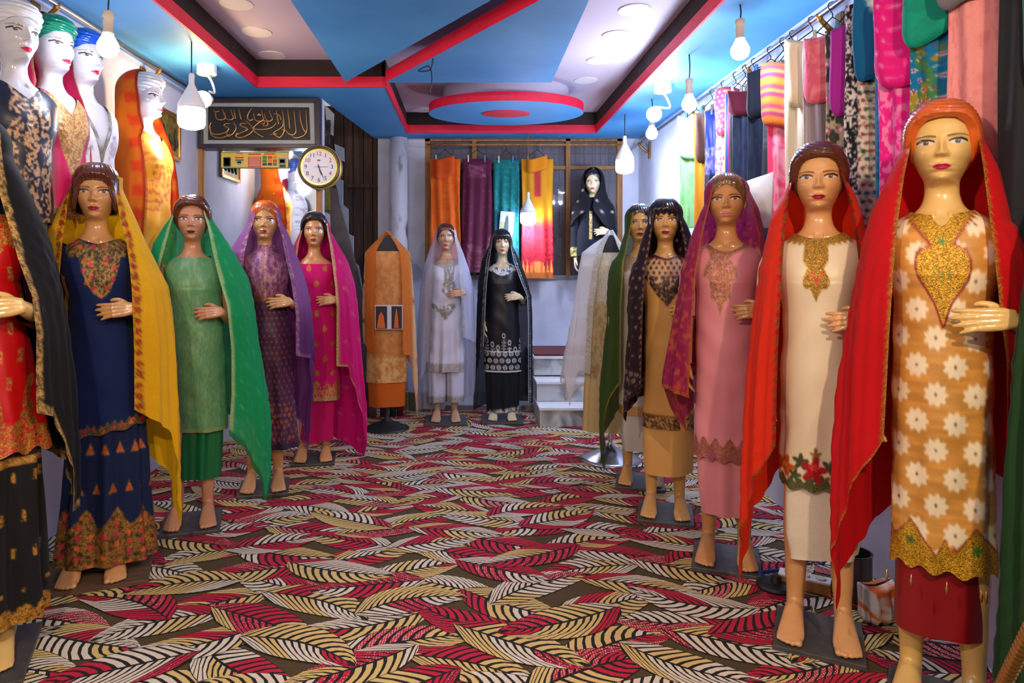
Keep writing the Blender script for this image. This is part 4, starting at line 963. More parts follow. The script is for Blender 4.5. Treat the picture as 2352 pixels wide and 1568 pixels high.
# --- tan tunic with dark beaded scarf
d = Doll('dressed_mannequin', 'mannequin in tan tunic with black floral yoke and dark beaded scarf', 1528, 1178, 454)
add_body(d.root, SK['r4']); hair(d.root, 'fringe', H_BLK, 4)
def pt_r4(p):
    p.c[:] = (214, 158, 88)
    yk = (p.y < 652) & (p.y > 560)
    p.m(yk, (206, 160, 112), 0, 1); dx, dy, i, j = p.cells(13, 11, True, 1528, 560)
    p.m((np.abs(dx) + np.abs(dy) < 4.4) & (p.y < 640), (70, 34, 26), .5, 1)
    n = fnoise(p.x / 5, p.y / 5, 5); tri = p.poly([(1480, 632), (1576, 632), (1560, 664), (1534, 700), (1506, 672)], 4)
    p.m(tri * (n > .42), (52, 24, 26), .5, 1)
    for fx, fy, r in ((1530, 672, 11), (1508, 656, 8), (1552, 654, 8), (1532, 694, 6), (1530, 648, 7)): p.m(p.flower(fx, fy, r, 6, 2), (40, 18, 24), .4); p.m(p.disc(fx, fy, 2.2), (170, 90, 50), .5)
    p.m((p.zt < 5) * (np.cos(p.T) > 0), (96, 40, 34), .5, 1)
    p.m(p.zh < 32, (86, 58, 34), .8, 2, allround=True); p.m((p.zh < 30) & (fnoise(p.x / 4, p.y / 3, 2) > .52), (196, 146, 70), .9, None, allround=True); p.m((p.zh > 28) & (p.zh < 32), (150, 100, 50), .9, None, allround=True)
zn = float(d.zl(594))
loft_dress(d, 'tunic', M['cotton'], 978, [(640, 49), (800, 52), (978, 60)], lambda x: zn + (1.432 - zn) * np.clip(np.abs(x) / .075, 0, 1) ** 1.1, pt_r4, {1: ('neck_embroidery', M['brocade']), 2: ('hem_embroidery', M['brocade'])}, fold=(5, .004), xshift=[(600, 4), (978, 6)])
loft_dress(d, 'trousers', M['cotton'], 1080, [(960, 60), (1080, 56)], None, lambda p: p.m(np.ones_like(p.x), (212, 158, 88), 0, allround=True), ztop=955, depth=.62, fold=(3, .006), ncol=80, nrow=34, xshift=[(955, 8), (1080, 8)], hemfn=lambda T: -.012 * np.cos(T) + .012 * np.sin(T))
for sd in (1, -1): sleeve(d, M['cotton'], (206, 160, 112), sd, .6)
def sc_r4(p):
    p.c[:] = (36, 12, 22); dx, dy, i, j = p.cells(17, 22, True); p.m((np.hypot(dx, dy) < 2.4) & (p.d > 5) & (_hash(i, j) > .45), (206, 176, 140), .8, None, allround=True)
    p.m((np.abs(p.d - 4) < 2) & (np.sin(p.y * .42) > .1), (200, 170, 120), .8, None, allround=True)
    dx, dy, i, j = p.cells(13, 15, True); low = (p.y > 850) & (p.y < 945) & (_hash(i, j, 3) > .5); r = np.hypot(dx, dy); p.m(low & (r < 4.6), (200, 170, 140), .7, None, allround=True); p.m(low & (r < 2), (60, 24, 30), .3, None, allround=True)
    p.m(p.d < 2.5, (70, 36, 34), .6, 1, allround=True)
scarf(d, M['georgette'], [(490, 1556, 1564), (520, 1562, 1580), (560, 1570, 1594), (650, 1574, 1602), (800, 1580, 1602)],
      [(490, 1504, 1498), (520, 1499, 1484), (560, 1494, 1470), (620, 1484, 1455), (700, 1479, 1448), (800, 1476, 1440), (900, 1474, 1433), (985, 1470, 1432)],
      [(0, 850), (1, 880)], [(0, 880), (.2, 930), (.42, 978), (.7, 930), (1, 900)], sc_r4, {1: ('scarf_border', M['brocade'])}, top=455, nfold=5, amp=.01)
base_plate(d)

# --- olive scarf, off white tunic (behind the tan one)
d = Doll('dressed_mannequin', 'mannequin in off-white tunic under a long olive green sheer scarf', 1470, 1106, 467)
add_body(d.root, SK['r4']); hair(d.root, 'flat', H_BLK, 5)
def pt_r5(p):
    p.c[:] = (214, 200, 178); p.m((p.zt < 34 + 4 * np.sin(p.T * 18)) * (np.cos(p.T) > 0), (178, 146, 104), .7, 1); p.m(p.zh < 20, (196, 150, 84), .6, 2, allround=True)
loft_dress(d, 'tunic', M['cotton'], 948, [(640, 46), (800, 46), (948, 50)], scoop(float(d.zl(592)), .08, 2), pt_r5, {1: ('lace_collar', M['brocade']), 2: ('hem_band', M['brocade'])}, fold=(4, .004))
loft_dress(d, 'trousers', M['cotton'], 1032, [(930, 46), (1000, 46), (1032, 40)], None, lambda p: p.m(np.ones_like(p.x), (206, 196, 182), 0, allround=True), ztop=925, depth=.62, fold=(4, .007), ncol=70, nrow=30)
def sc_r5(p):
    p.c[:] = (58, 88, 26); p.m(p.zz > 1.46, (96, 150, 50), 0, None, allround=True) if False else None
    p.m((p.d < 4) | ((p.h < 6) & (p.U < .3)), (176, 150, 60), .9, 1, allround=True)
scarf(d, M['sheer2'], [(500, 1500, 1507), (560, 1508, 1518), (640, 1512, 1524), (800, 1512, 1524)],
      [(500, 1455, 1448), (540, 1446, 1432), (600, 1434, 1414), (700, 1428, 1400), (800, 1427, 1390), (900, 1427, 1380), (1000, 1426, 1378), (1092, 1424, 1384)],
      [(0, 850), (1, 880)], [(0, 872), (.12, 900), (.3, 1010), (.45, 1092), (.6, 1000), (1, 900)], sc_r5, BORD('sheer2'), top=468, nfold=5, amp=.012)
base_plate(d)

# --- navy tunic, yellow scarf (left)
d = Doll('dressed_mannequin', 'mannequin with brown bob in navy tunic and skirt under a yellow scarf', 222, 1318, 376, beta=-.36)
add_body(d.root, SK['l1']); hair(d.root, 'bob', H_BR, 6)
FL = [((214, 52, 60)), ((222, 100, 40)), ((196, 30, 76))]
def pt_l1(p):
    p.c[:] = (6, 28, 84)
    yk = p.poly([(150, 520), (158, 572), (165, 592), (240, 588), (296, 590), (300, 560), (280, 515), (262, 540), (216, 566), (180, 545), (166, 520)], 2) + p.poly([(188, 585), (200, 625), (214, 655), (226, 672), (244, 684), (262, 668), (274, 640), (282, 610), (284, 585)], 3)
    n = fnoise(p.x / 4, p.y / 4, 5); p.m(np.clip(yk, 0, 1), (66, 58, 46), .8, 1); p.m(np.clip(yk, 0, 1) * (n > .47), (176, 136, 76), 1, 1)
    for k, (fx, fy) in enumerate([(180, 560), (192, 568), (222, 566), (245, 566), (205, 598), (256, 596), (218, 608), (252, 606), (203, 622), (272, 616), (210, 648), (226, 660), (255, 658), (242, 676), (270, 640), (222, 634)]): p.m(p.flower(fx, fy, 6.5, 6, 2), FL[k % 3], .4)
    p.m(p.zh < 20 + 4 * np.sin(p.x * .4), (120, 92, 50), .9, 2, allround=True)
    dx, dy, i, j = p.cells(22, 200, False, 222, float(d.py(0)) * 0 + 0); r = np.hypot(dx, (p.zh - 11))
    for k in range(3): p.m((r < 7) & (np.mod(i, 3) == k), FL[k], .4, None, allround=True)
    p.m((p.zh < 20) & (fnoise(p.x / 4, p.y / 4, 7) > .6), (60, 80, 60), .5, None, allround=True)
zn = float(d.zl(561))
loft_dress(d, 'tunic', M['cotton'], 985, [(640, 74), (760, 78), (880, 84), (985, 92)], lambda x: zn + (1.432 - zn) * np.clip(np.abs(x) / .088, 0, 1) ** 1.25, pt_l1, {1: ('neck_embroidery', M['brocade']), 2: ('hem_embroidery', M['brocade'])}, fold=(5, .004), xshift=[(640, 8), (985, 30)], hemfn=lambda T: .028 * np.sin(T) + .006 * np.sin(T * 10))
def pt_l1s(p):
    p.c[:] = (6, 24, 66)
    top = 92 + 16 * np.abs(np.sin(p.T * 4.5)) ** 3 * 2 + 10 * np.sin(p.T * 9)
    m = p.zh < top; n = fnoise(p.x / 4.5, p.y / 4.5, 3)
    p.m(m, (70, 46, 26), .8, 1, allround=True); p.m(m & (n > .42), (158, 110, 46), 1, 1, allround=True)
    a = p.T * 95; dx, dy = (a + 13) % 26 - 13, (p.zh + 9) % 22 - 11; i = np.floor((a + 13) / 26); j = np.floor((p.zh + 9) / 22)
    for k in range(3): p.m(m & (np.hypot(dx, dy) < 5.5) & (np.mod(i * 2 + j, 3) == k) & (_hash(i, j) > .3), FL[k], .4, None, allround=True)
    for hh, ph in ((168, 0), (258, .5)):
        dx = (a + ph * 37) % 37 - 18.5; dy = p.zh - hh
        mk = (np.abs(dx) < (10 - (dy + 8) * .42)) & (dy > -9) & (dy < 16)
        p.m(mk, (178, 110, 50), .9, None, allround=True); p.m(np.hypot(dx, dy + 1) < 4, (204, 56, 36), .4, None, allround=True)
loft_dress(d, 'skirt', M['cotton'], 1280, [(950, 80), (1000, 86), (1040, 94), (1150, 104), (1280, 118)], None, pt_l1s, {1: ('hem_embroidery', M['brocade'])}, ztop=950, depth=.62, fold=(9, .010), ncol=180, nrow=130, xshift=[(950, 28), (1280, 24)])
for sd in (1, -1): sleeve(d, M['cotton'], (6, 28, 84), sd, .6)
def sc_l1(p):
    p.c[:] = (240, 180, 8); dx, dy = np.abs(p.d - 11), (p.y % 24) - 12
    bd = p.d < 20
    p.m(bd, (226, 164, 12), 0, 1, allround=True); p.m(bd & (np.hypot(dx, dy) < 6), (168, 26, 34), .5, None, allround=True); p.m(bd & (np.hypot(dx, dy) < 2.4), (222, 120, 40), .5, None, allround=True)
    p.m(bd & (fnoise(p.d / 3, p.y / 3, 4) > .62) & (np.hypot(dx, dy) > 6), (120, 80, 30), .5, None, allround=True)
scarf(d, M['georgette'], [(405, 266, 272), (440, 268, 284), (500, 280, 312), (560, 298, 340), (610, 308, 366), (660, 314, 393), (720, 318, 403), (800, 320, 410), (930, 320, 415), (1000, 322, 418), (1240, 330, 420)],
      [(405, 176, 170), (440, 166, 156), (530, 158, 112), (600, 156, 116), (700, 156, 122), (900, 158, 128), (1000, 158, 130)],
      [(0, 930), (.14, 970), (.26, 1000), (.28, 1060), (.36, 1150), (.45, 1238), (.6, 1120), (1, 1000)], [(0, 800), (1, 950)], sc_l1, BORD(), hood=False, nfold=6, amp=.012)
base_plate(d, .44, .30, M['board'], name='wooden_board')

# --- green silk tunic
d = Doll('dressed_mannequin', 'mannequin in shimmering sage green tunic under an emerald green scarf', 442, 1200, 450, beta=-.30)
add_body(d.root, SK['l2']); hair(d.root, 'swept', H_BR, 7)
loft_dress(d, 'tunic', M['silk'], 986, [(650, 60), (760, 60), (880, 56), (986, 54)], lambda x: np.full_like(x, float(d.zl(591))), lambda p: (p.m(np.ones_like(p.x), (88, 148, 104), 0, allround=True), p.m(fnoise(p.x / 3, p.y / 8, 2) > .55, (120, 160, 112), .25, None, allround=True), p.m(p.zh < 8, (150, 166, 110), .7, 1, allround=True)), {1: ('hem_band', M['silk'])}, fold=(5, .005), xshift=[(620, 4), (986, 26)])
loft_dress(d, 'skirt', M['silk'], 1096, [(960, 50), (1096, 46)], None, lambda p: p.m(np.ones_like(p.x), (0, 104, 58), 0, allround=True), ztop=960, depth=.62, fold=(7, .008), ncol=90, nrow=40, xshift=[(960, 22), (1096, 18)])
def sc_l2(p):
    p.c[:] = (12, 164, 98); dx, dy, i, j = p.cells(26, 30, True); p.m((np.abs(dx) + np.abs(dy) * .7 < 2.6), (120, 196, 130), .5, None, allround=True)
    p.m((p.d < 9), (150, 186, 120), .6, 1, allround=True); p.m((p.h < 16), (4, 118, 66), 0, None, allround=True)
scarf(d, M['sheer2'], [(490, 470, 478), (520, 479, 500), (580, 492, 540), (640, 508, 574), (700, 526, 586), (800, 536, 597), (900, 536, 612), (990, 530, 624), (1165, 530, 622)],
      [(490, 404, 398), (520, 395, 376), (560, 386, 352), (600, 377, 346), (640, 372, 350), (800, 372, 356)],
      [(0, 990), (.1, 1030), (.22, 1110), (.32, 1165), (.45, 1060), (.6, 1000), (1, 950)], [(0, 660), (1, 800)], sc_l2, BORD('silk'), top=449, nfold=7, amp=.014)
base_plate(d)

# --- purple dress, lilac scarf
d = Doll('dressed_mannequin', 'mannequin in long purple brocade dress under a lilac scarf', 608, 1120, 459, beta=-.22)
add_body(d.root, SK['l1']); hair(d.root, 'flat', H_RED, 8)
def pt_l3(p):
    p.c[:] = (66, 18, 66); n = fnoise(p.x / 5, p.y / 5, 3)
    up = p.y < 690; p.m(up, (104, 48, 96), .35, 1); p.m(up & (n > .5), (176, 110, 130), .8, None)
    dx, dy, i, j = p.cells(11, 13, True); p.m((np.abs(dx) + np.abs(dy) < 2.6) & ~up, (176, 118, 60), .8, None, allround=True)
    p.m((p.y > 675) & (p.y < 690), (140, 70, 60), .9, 2); p.m((np.abs(p.x - 612) < 2.5) & up & (np.sin(p.y * .9) > 0), (216, 170, 120), .9)
    p.m((p.y > 925) & (n > .52) & (np.hypot(dx, dy) < 5), (170, 100, 60), .8, None, allround=True)
    p.m(p.zh < 14, (40, 10, 46), 0, 3, allround=True)
loft_dress(d, 'dress', M['brocade'], 1026, [(650, 45), (760, 44), (900, 46), (1026, 50)], None, pt_l3, {1: ('bodice', M['brocade']), 2: ('waistband', M['brocade']), 3: ('hem_band', M['brocade'])}, fold=(6, .006), xshift=[(650, 3), (1026, 28)])
for sd in (1, -1): sleeve(d, M['brocade'], (84, 34, 80), sd, 1.0, .8)
def sc_l3(p):
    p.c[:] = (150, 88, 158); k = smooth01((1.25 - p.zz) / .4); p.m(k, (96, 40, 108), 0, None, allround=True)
    p.m((p.d < 10) | (p.h < 6), (140, 78, 140), .3, 1, allround=True); p.m((p.d < 10) & (fnoise(p.d / 3, p.y / 3, 4) > .55), (206, 158, 170), .7, None, allround=True)
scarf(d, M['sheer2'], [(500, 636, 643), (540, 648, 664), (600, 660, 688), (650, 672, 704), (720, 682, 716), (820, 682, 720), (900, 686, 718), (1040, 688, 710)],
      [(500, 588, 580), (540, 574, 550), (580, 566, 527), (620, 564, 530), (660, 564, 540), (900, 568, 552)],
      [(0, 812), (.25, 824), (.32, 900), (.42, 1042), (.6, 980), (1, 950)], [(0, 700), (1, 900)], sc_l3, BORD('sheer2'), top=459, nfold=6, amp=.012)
base_plate(d)

# --- magenta suit
d = Doll('dressed_mannequin', 'mannequin in magenta tunic with gold sprigs and matching magenta scarf', 722, 1054, 488, beta=-.16)
add_body(d.root, SK['l1']); hair(d.root, 'swept', H_BLK, 9)
def pt_l4(p):
    p.c[:] = (204, 0, 108); dx, dy, i, j = p.cells(36, 34, True, 712, 616); p.m((np.hypot(dx, dy * .7) < 5.5) & (p.y < 860) & (fnoise(p.x / 2.5, p.y / 2.5) > .35), (196, 130, 60), .9, None)
    yy = 888 - 18 * np.abs(np.sin(p.x * .14)); p.m((p.y > yy) & (fnoise(p.x / 3, p.y / 3, 6) > .38), (196, 136, 66), 1, 1, allround=True); p.m(p.zh < 9, (190, 150, 100), 1, 1, allround=True)
loft_dress(d, 'tunic', M['cotton'], 916, [(650, 44), (780, 42), (916, 38)], lambda x: np.full_like(x, float(d.zl(606))), pt_l4, {1: ('hem_embroidery', M['brocade'])}, fold=(5, .004), xshift=[(620, 6), (916, 20)])
loft_dress(d, 'trousers', M['cotton'], 1008, [(900, 40), (1008, 38)], None, lambda p: p.m(np.ones_like(p.x), (196, 0, 96), 0, allround=True), ztop=895, depth=.62, fold=(4, .007), ncol=70, nrow=30, xshift=[(900, 8), (1008, 6)])
def sc_l4(p):
    p.c[:] = (210, 0, 116); dx, dy, i, j = p.cells(30, 60, True); p.m((np.hypot(dx, dy) < 5) & (p.d > 14) & (fnoise(p.d / 2, p.y / 2) > .4), (206, 130, 110), .8, None, allround=True)
    p.m((p.d < 7) | ((p.h < 5) & (p.U < .3)), (192, 152, 92), 1, 1, allround=True)
scarf(d, M['georgette'], [(530, 752, 759), (560, 758, 776), (600, 764, 800), (650, 771, 816), (700, 775, 823), (830, 774, 833), (950, 776, 842), (1060, 776, 838)],
      [(530, 696, 690), (560, 688, 676), (600, 684, 672), (700, 682, 670), (900, 684, 672)],
      [(0, 834), (.12, 838), (.14, 870), (.3, 960), (.42, 1056), (.6, 1050), (1, 1000)], [(0, 860), (1, 1000)], sc_l4, BORD('brocade'), top=489, nfold=6, amp=.013)
base_plate(d)

# --- lilac white suit at the back wall
d = Doll('dressed_mannequin', 'mannequin in pale silver-white suit with sheer white scarf at the back wall', 1024, 966, 512)
add_body(d.root, SK['b1']); hair(d.root, 'flat', H_RED if False else H_BR, 10)
SIL = (176, 168, 158)
def pt_b1(p):
    p.c[:] = (206, 206, 226); n = fnoise(p.x / 3, p.y / 3, 4)
    m = p.poly([(1020, 600), (1046, 600), (1042, 640), (1048, 665), (1030, 682), (1014, 668), (1020, 640)], 2) + p.poly([(988, 690), (1008, 704), (1030, 696), (1050, 694), (1042, 710), (1026, 730), (1020, 732), (1010, 716), (992, 704)], 2)
    p.m(np.clip(m, 0, 1) * (n > .4), (150, 142, 136), 1, 1); p.m((p.zt < 10) * (np.cos(p.T) > 0), SIL, .9, 1); p.m(p.zh < 20, (184, 178, 176), 1, 2, allround=True)
loft_dress(d, 'tunic', M['silk'], 851, [(650, 36), (720, 38), (851, 42)], scoop(float(d.zl(606)), .08, 2), pt_b1, {1: ('neck_embroidery', M['brocade']), 2: ('hem_embroidery', M['brocade'])}, fold=(8, .008))
for sg, cc in ((-1, -21), (1, 21)):
    loft_dress(d, 'trouser_leg', M['silk'], 922, [(835, 20), (900, 19), (922, 19)], None, lambda p: (p.m(np.ones_like(p.x), (196, 196, 218), 0, allround=True), p.m(p.zh < 16, (176, 170, 170), 1, 1, allround=True)), {1: ('cuff', M['brocade'])}, ztop=832, depth=.8, fold=(4, .006), ncol=40, nrow=40, xshift=[(832, cc), (922, cc)])
sleeve(d, M['silk'], (206, 206, 226), 1, 1.0, 1.0)
def sc_b1(p):
    p.c[:] = (196, 200, 226); p.m((p.d < 5), (176, 170, 164), .8, 1, allround=True); dx, dy, i, j = p.cells(26, 30, True); p.m(np.hypot(dx, dy) < 1.6, (170, 170, 180), .8, None, allround=True)
scarf(d, M['sheer'], [(545, 1044, 1050), (580, 1050, 1064), (620, 1054, 1078), (660, 1057, 1088), (720, 1060, 1090), (800, 1062, 1092), (950, 1066, 1092)],
      [(545, 1004, 998), (580, 1000, 984), (620, 996, 972), (660, 994, 965), (750, 991, 960), (860, 988, 956), (950, 988, 958)],
      [(0, 770), (.3, 785), (.4, 900), (1, 940)], [(0, 800), (.3, 940), (1, 950)], sc_b1, BORD('sheer'), top=511, nfold=6, amp=.010)
base_plate(d, .36, .36)

# --- black suit with white embroidery at the back wall
d = Doll('dressed_mannequin', 'mannequin in black suit with white embroidery and beaded black scarf', 1154, 963, 526)
add_body(d.root, SK['b2']); hair(d.root, 'fringe', H_BLK, 11)
WH = (206, 208, 206)
def pt_b2(p):
    p.c[:] = (12, 16, 26); p.m((p.zt < 15) * (np.cos(p.T) > -.1) * (fnoise(p.x / 2.5, p.y / 2.5, 1) > .35), WH, .3, 1)
    for k in range(7):
        cx_ = 1118 + k * 13; tp = 768 + 12 * (k % 3) + 4 * abs(k - 3)
        p.m((np.abs(p.x - cx_) < 1.1) & (p.y > tp + 10) & (p.y < 806), WH, 0)
        r = np.hypot((p.x - cx_) / 4.0, (p.y - tp) / 6.5); p.m((r < 1) & (r > .55), WH, 0); p.m((np.abs(np.abs(p.x - cx_) - 3.4) < 1.3) & (p.y > tp + 9) & (p.y < 802) & (np.sin(p.y * .9) > 0), WH, 0)
    b = (p.zh < 46); dx, dy, i, j = p.cells(14, 15, True, 1118, 810); r = np.hypot(dx, dy); p.m(b & (r < 5.2) & (r > 3), WH, 0, 2); p.m(b & (r < 1.5), WH, 0, 2)
    p.m((p.zh < 48) & (p.zh > 45) | (p.zh < 3), WH, 0, 2, allround=True)
loft_dress(d, 'tunic', M['silk'], 851, [(650, 36), (720, 37), (851, 43)], scoop(float(d.zl(617)), .08, 2), pt_b2, {1: ('neck_embroidery', M['cotton']), 2: ('hem_embroidery', M['cotton'])}, fold=(6, .005), ncol=260, nrow=300)
loft_dress(d, 'skirt', M['cotton'], 943, [(835, 40), (943, 37)], None, lambda p: (p.m(np.ones_like(p.x), (10, 13, 20), 0, allround=True), p.m((p.zh < 9) & (fnoise(p.x / 2.5, p.y / 2.5, 1) > .4), WH, .2, 1, allround=True)), {1: ('hem_trim', M['cotton'])}, ztop=832, depth=.62, fold=(9, .006), ncol=120, nrow=60, hemfn=lambda T: .02 * np.sin(T))
def pt_cuff(p):
    p.m(p.t > .98, WH, 0, allround=True); p.m((p.t > .74) & (np.sin(p.a * 1.25) > .1) & (np.sin(p.t * 160) > -.3), WH, .1, allround=True)
sleeve(d, M['cotton'], (12, 15, 24), 1, 1.0, 1.15, pt_cuff); sleeve(d, M['cotton'], (12, 15, 24), -1, 1.0)
def sc_b2(p):
    p.c[:] = (10, 12, 18); p.m((p.d < 1.6), (200, 204, 206), .2, 1, allround=True); p.m((np.abs(p.d - 6.5) < 2.0) & (np.sin(p.y * 1.15) > .0), (214, 216, 216), .2, None, allround=True)
scarf(d, M['sheer2'], [(562, 1172, 1177), (600, 1180, 1195), (640, 1194, 1210), (680, 1210, 1220), (740, 1213, 1221), (820, 1213, 1222), (940, 1213, 1222)],
      [(562, 1130, 1124), (600, 1124, 1106), (650, 1119, 1098), (750, 1113, 1096), (850, 1108, 1093), (945, 1106, 1086)],
      [(0, 920), (1, 930)], [(0, 790), (.3, 880), (.42, 945), (1, 930)], sc_b2, BORD('cotton'), top=524, nfold=6, amp=.010, nu=110, nv=260)
base_plate(d, .36, .36)

# --- red tunic, black skirt and scarf (cut by the left edge)
d = Doll('dressed_mannequin', 'mannequin in red and gold tunic with black scarf, cut by the left edge', -58, 1512, 262, beta=-.42)
add_body(d.root, SK['r1']); hair(d.root, 'flat', H_BLK, 12)
def pt_l0(p):
    p.c[:] = (190, 4, 10); dx, dy, i, j = p.cells(40, 62, True, 18, 690); p.m((np.abs(dx) < 5.5) & (np.abs(dy) < 15) & (fnoise(p.x / 3, p.y / 3, 1) > .42) & (p.y < 900), (206, 150, 70), .9, None, allround=True)
    p.m((p.y < 545 + .3 * np.abs(p.x + 40)) & (fnoise(p.x / 4, p.y / 4, 2) > .4), (200, 134, 44), 1, 1)
    top = 60 + 95 * np.exp(-(((p.x + 20) % 62 - 31) / 12.0) ** 2)
    p.m((p.zh < top) & (fnoise(p.x / 4, p.y / 4, 7) > .40), (190, 126, 52), 1, 2, allround=True)
loft_dress(d, 'tunic', M['silk'], 1036, [(640, 108), (760, 124), (900, 148), (1036, 172)], scoop(1.36), pt_l0, {1: ('neck_embroidery', M['brocade']), 2: ('hem_embroidery', M['brocade'])}, fold=(7, .012), hemfn=lambda T: .01 * np.sin(T * 12))
def pt_l0s(p):
    p.c[:] = (14, 10, 14); dx, dy, i, j = p.cells(48, 88, True, 20, 1180); p.m((np.abs(dx) < 5) & (np.abs(dy) < 13) & (p.zh > 70) & (fnoise(p.x / 3, p.y / 3, 3) > .4), (196, 140, 50), .9, None, allround=True)
    p.m((p.zh < 26 + 16 * np.abs(np.sin(p.T * 9))) & (fnoise(p.x / 4, p.y / 4, 8) > .36), (196, 138, 44), 1, 1, allround=True)
    p.m((p.y > 1046) & (p.y < 1066), (190, 136, 60), .9, None, allround=True)
loft_dress(d, 'skirt', M['cotton'], 1424, [(1010, 150), (1100, 152), (1424, 172)], None, pt_l0s, {1: ('hem_embroidery', M['brocade'])}, ztop=1000, depth=.62, fold=(9, .012), ncol=150, nrow=140)
sleeve(d, M['silk'], (40, 6, 10), 1, .95)
def sc_l0(p):
    p.c[:] = (13, 11, 13); k = (p.d < 19) | (p.h < 22); p.m(k, (60, 44, 28), .8, 1, allround=True); p.m(k & (fnoise(p.d / 4, p.y / 4, 4) > .42), (196, 154, 84), 1, None, allround=True)
scarf(d, M['georgette'], [(330, 0, 12), (400, 6, 50), (450, 14, 76), (520, 40, 110), (600, 66, 134), (680, 96, 150), (760, 106, 162), (860, 104, 172), (960, 106, 180), (1060, 100, 186), (1210, 100, 190)],
      [(330, -118, -126), (450, -140, -190), (600, -150, -220), (900, -150, -230)],
      [(0, 940), (.12, 960), (.2, 1040), (.32, 1200), (.45, 1205), (.6, 1100), (1, 1000)], [(0, 900), (1, 1000)], sc_l0, BORD('brocade'), top=258, nfold=5, amp=.012)
base_plate(d, .36, .40)
# ------------------------------------------------------------ dressed torsos hung along the left wall
ONE = lambda p: np.ones_like(p.x)
T_WHITE, T_GREEN, T_BLUE = plain('white_head_cloth', (206, 204, 210), .25, coat=.4), plain('green_head_cloth', (0, 118, 88), .25, coat=.6), plain('blue_head_cloth', (10, 74, 178), .25, coat=.6)
def wall_torso(label, px, X, rz, turban, zt=2.50, sc=1.06):
    Z = -X * F / (CX - px)
    d = LDoll('wall_mannequin', label, (X, Z, zt - 1.76 * sc), rz, sc, group='white torso mannequins on the left wall')
    add_body(d.root, SK['w'], 2); hair(d.root, 'turban', turban, px * .1)
    MB().tube([(0, .08, 1.30), (0, .16, 1.30)], .012, 8).obj('wall_hook', M['brass'], d.root)
    return d
def lace(p, mask, a, b, k=5, sc=5.0, thr=.46, emb=.9, reg=1, allround=False):
    p.m(mask, a, .3, reg, allround=allround); p.m(np.clip(mask.astype(float), 0, 1) * (fnoise(p.x / sc, p.y / sc, k) > thr), b, emb, None, allround=allround)
W_ = [(-1170, 122), (-1000, 128), (-760, 140)]
d = wall_torso('white-faced wall torso in navy dress with beige floral embroidery, nearest the camera', 34, -1.90, 1.05, T_WHITE, 2.47)
def p1(p):
    p.c[:] = (14, 18, 44)
    for q in (-52, 0, 52):
        m = (np.abs(p.x - q * (1 + .3 * np.sin(p.y * .01)) ) < 26 - 6 * np.cos(p.y * .05)) & (p.y < -860) & (p.y > -1415)
        p.m(m & (fnoise(p.x / 11, p.y / 11, 3) > .46), (206, 164, 124), .6, 1)
    dx, dy, i, j = p.cells(70, 90); p.m((np.hypot(dx, dy * .5) < 9) & (p.y > -900), (200, 160, 120), .6, None, allround=True)
loft_dress(d, 'dress', M['silk'], -880, W_, scoop(1.36, .08, 1.3), p1, {1: ('floral_embroidery', M['brocade'])}, fold=(6, .008))
d = wall_torso('white-faced wall torso with green head cloth in pink dress and pink scarf', 118, -1.90, 1.25, T_GREEN)
def p2(p):
    p.c[:] = (204, 20, 92); lace(p, p.poly([(-100, -1420), (-95, -1290), (-60, -1200), (-20, -1080), (0, -1020), (20, -1080), (60, -1200), (95, -1290), (100, -1420), (50, -1400), (0, -1330), (-50, -1400)], 6), (150, 100, 60), (214, 164, 100), 4, 6)
    lace(p, p.zh < 50, (150, 90, 60), (206, 160, 100), 6, 6, reg=2, allround=True)
loft_dress(d, 'dress', M['silk'], -880, W_, scoop(1.325, .085, 1.1), p2, {1: ('neck_embroidery', M['brocade']), 2: ('hem_band', M['brocade'])}, fold=(6, .008))
scarf(d, M['georgette'], [(-1660, 96, 100), (-1560, 96, 104), (-1440, 100, 110), (-1380, 104, 118), (-1200, 108, 124), (-900, 110, 126), (-600, 112, 128)], [(-1660, -96, -100), (-1560, -98, -108), (-1440, -120, -140), (-1380, -150, -172), (-1200, -168, -186), (-900, -172, -190), (-600, -174, -192)],
      [(0, -880), (.5, -860), (1, -860)], [(0, -880), (.5, -860), (1, -860)], lambda p: (p.m(ONE(p), (214, 34, 92), 0, allround=True), p.m(p.d < 9, (206, 150, 110), .7, 1, allround=True)), BORD(), nfold=6, amp=.012, back=.03, minw=False)
d = wall_torso('white-faced wall torso with blue head cloth in white dress with beaded neckline', 190, -1.86, 1.15, T_BLUE)
def p3(p):
    p.c[:] = (218, 214, 224); m = p.line([(-82, -1425), (-40, -1300), (0, -1190)], 13) + p.line([(82, -1425), (40, -1300), (0, -1190)], 13) + p.poly([(-34, -1290), (0, -1120), (34, -1290), (0, -1230)], 4)
    lace(p, np.clip(m, 0, 1), (96, 92, 80), (150, 144, 120), 5, 5); p.m((fnoise(p.x / 16, p.y / 16, 7) > .62) & (p.y < -1000), (176, 172, 184), .4)
loft_dress(d, 'dress', M['cotton'], -880, W_, lambda x: 1.20 + (1.432 - 1.20) * np.clip(np.abs(x) / .085, 0, 1) ** .9, p3, {1: ('beaded_neckline', M['brocade'])}, fold=(6, .008))
d = wall_torso('white-faced wall torso in yellow orange dress with long orange scarf', 332, -1.86, 1.5, T_WHITE, 2.47)
def p4(p):
    p.c[:] = (232, 156, 30); p.m((fnoise(p.x / 14, p.y / 14, 7) > .58) & (p.y < -1000), (212, 110, 20), .4); lace(p, p.zh < 60, (200, 90, 20), (230, 150, 40), 6, 6, reg=1, allround=True)
loft_dress(d, 'dress', M['silk'], -720, W_, scoop(1.38, .08, 1.5), p4, {1: ('hem_band', M['brocade'])}, fold=(6, .008))
def p4s(p):
    p.c[:] = (206, 100, 6); p.m((p.d < 60) & (np.sin(p.y * .05) > .2), (214, 60, 4), .2, None, allround=True); p.m(p.d < 12, (160, 50, 10), .6, 1, allround=True)
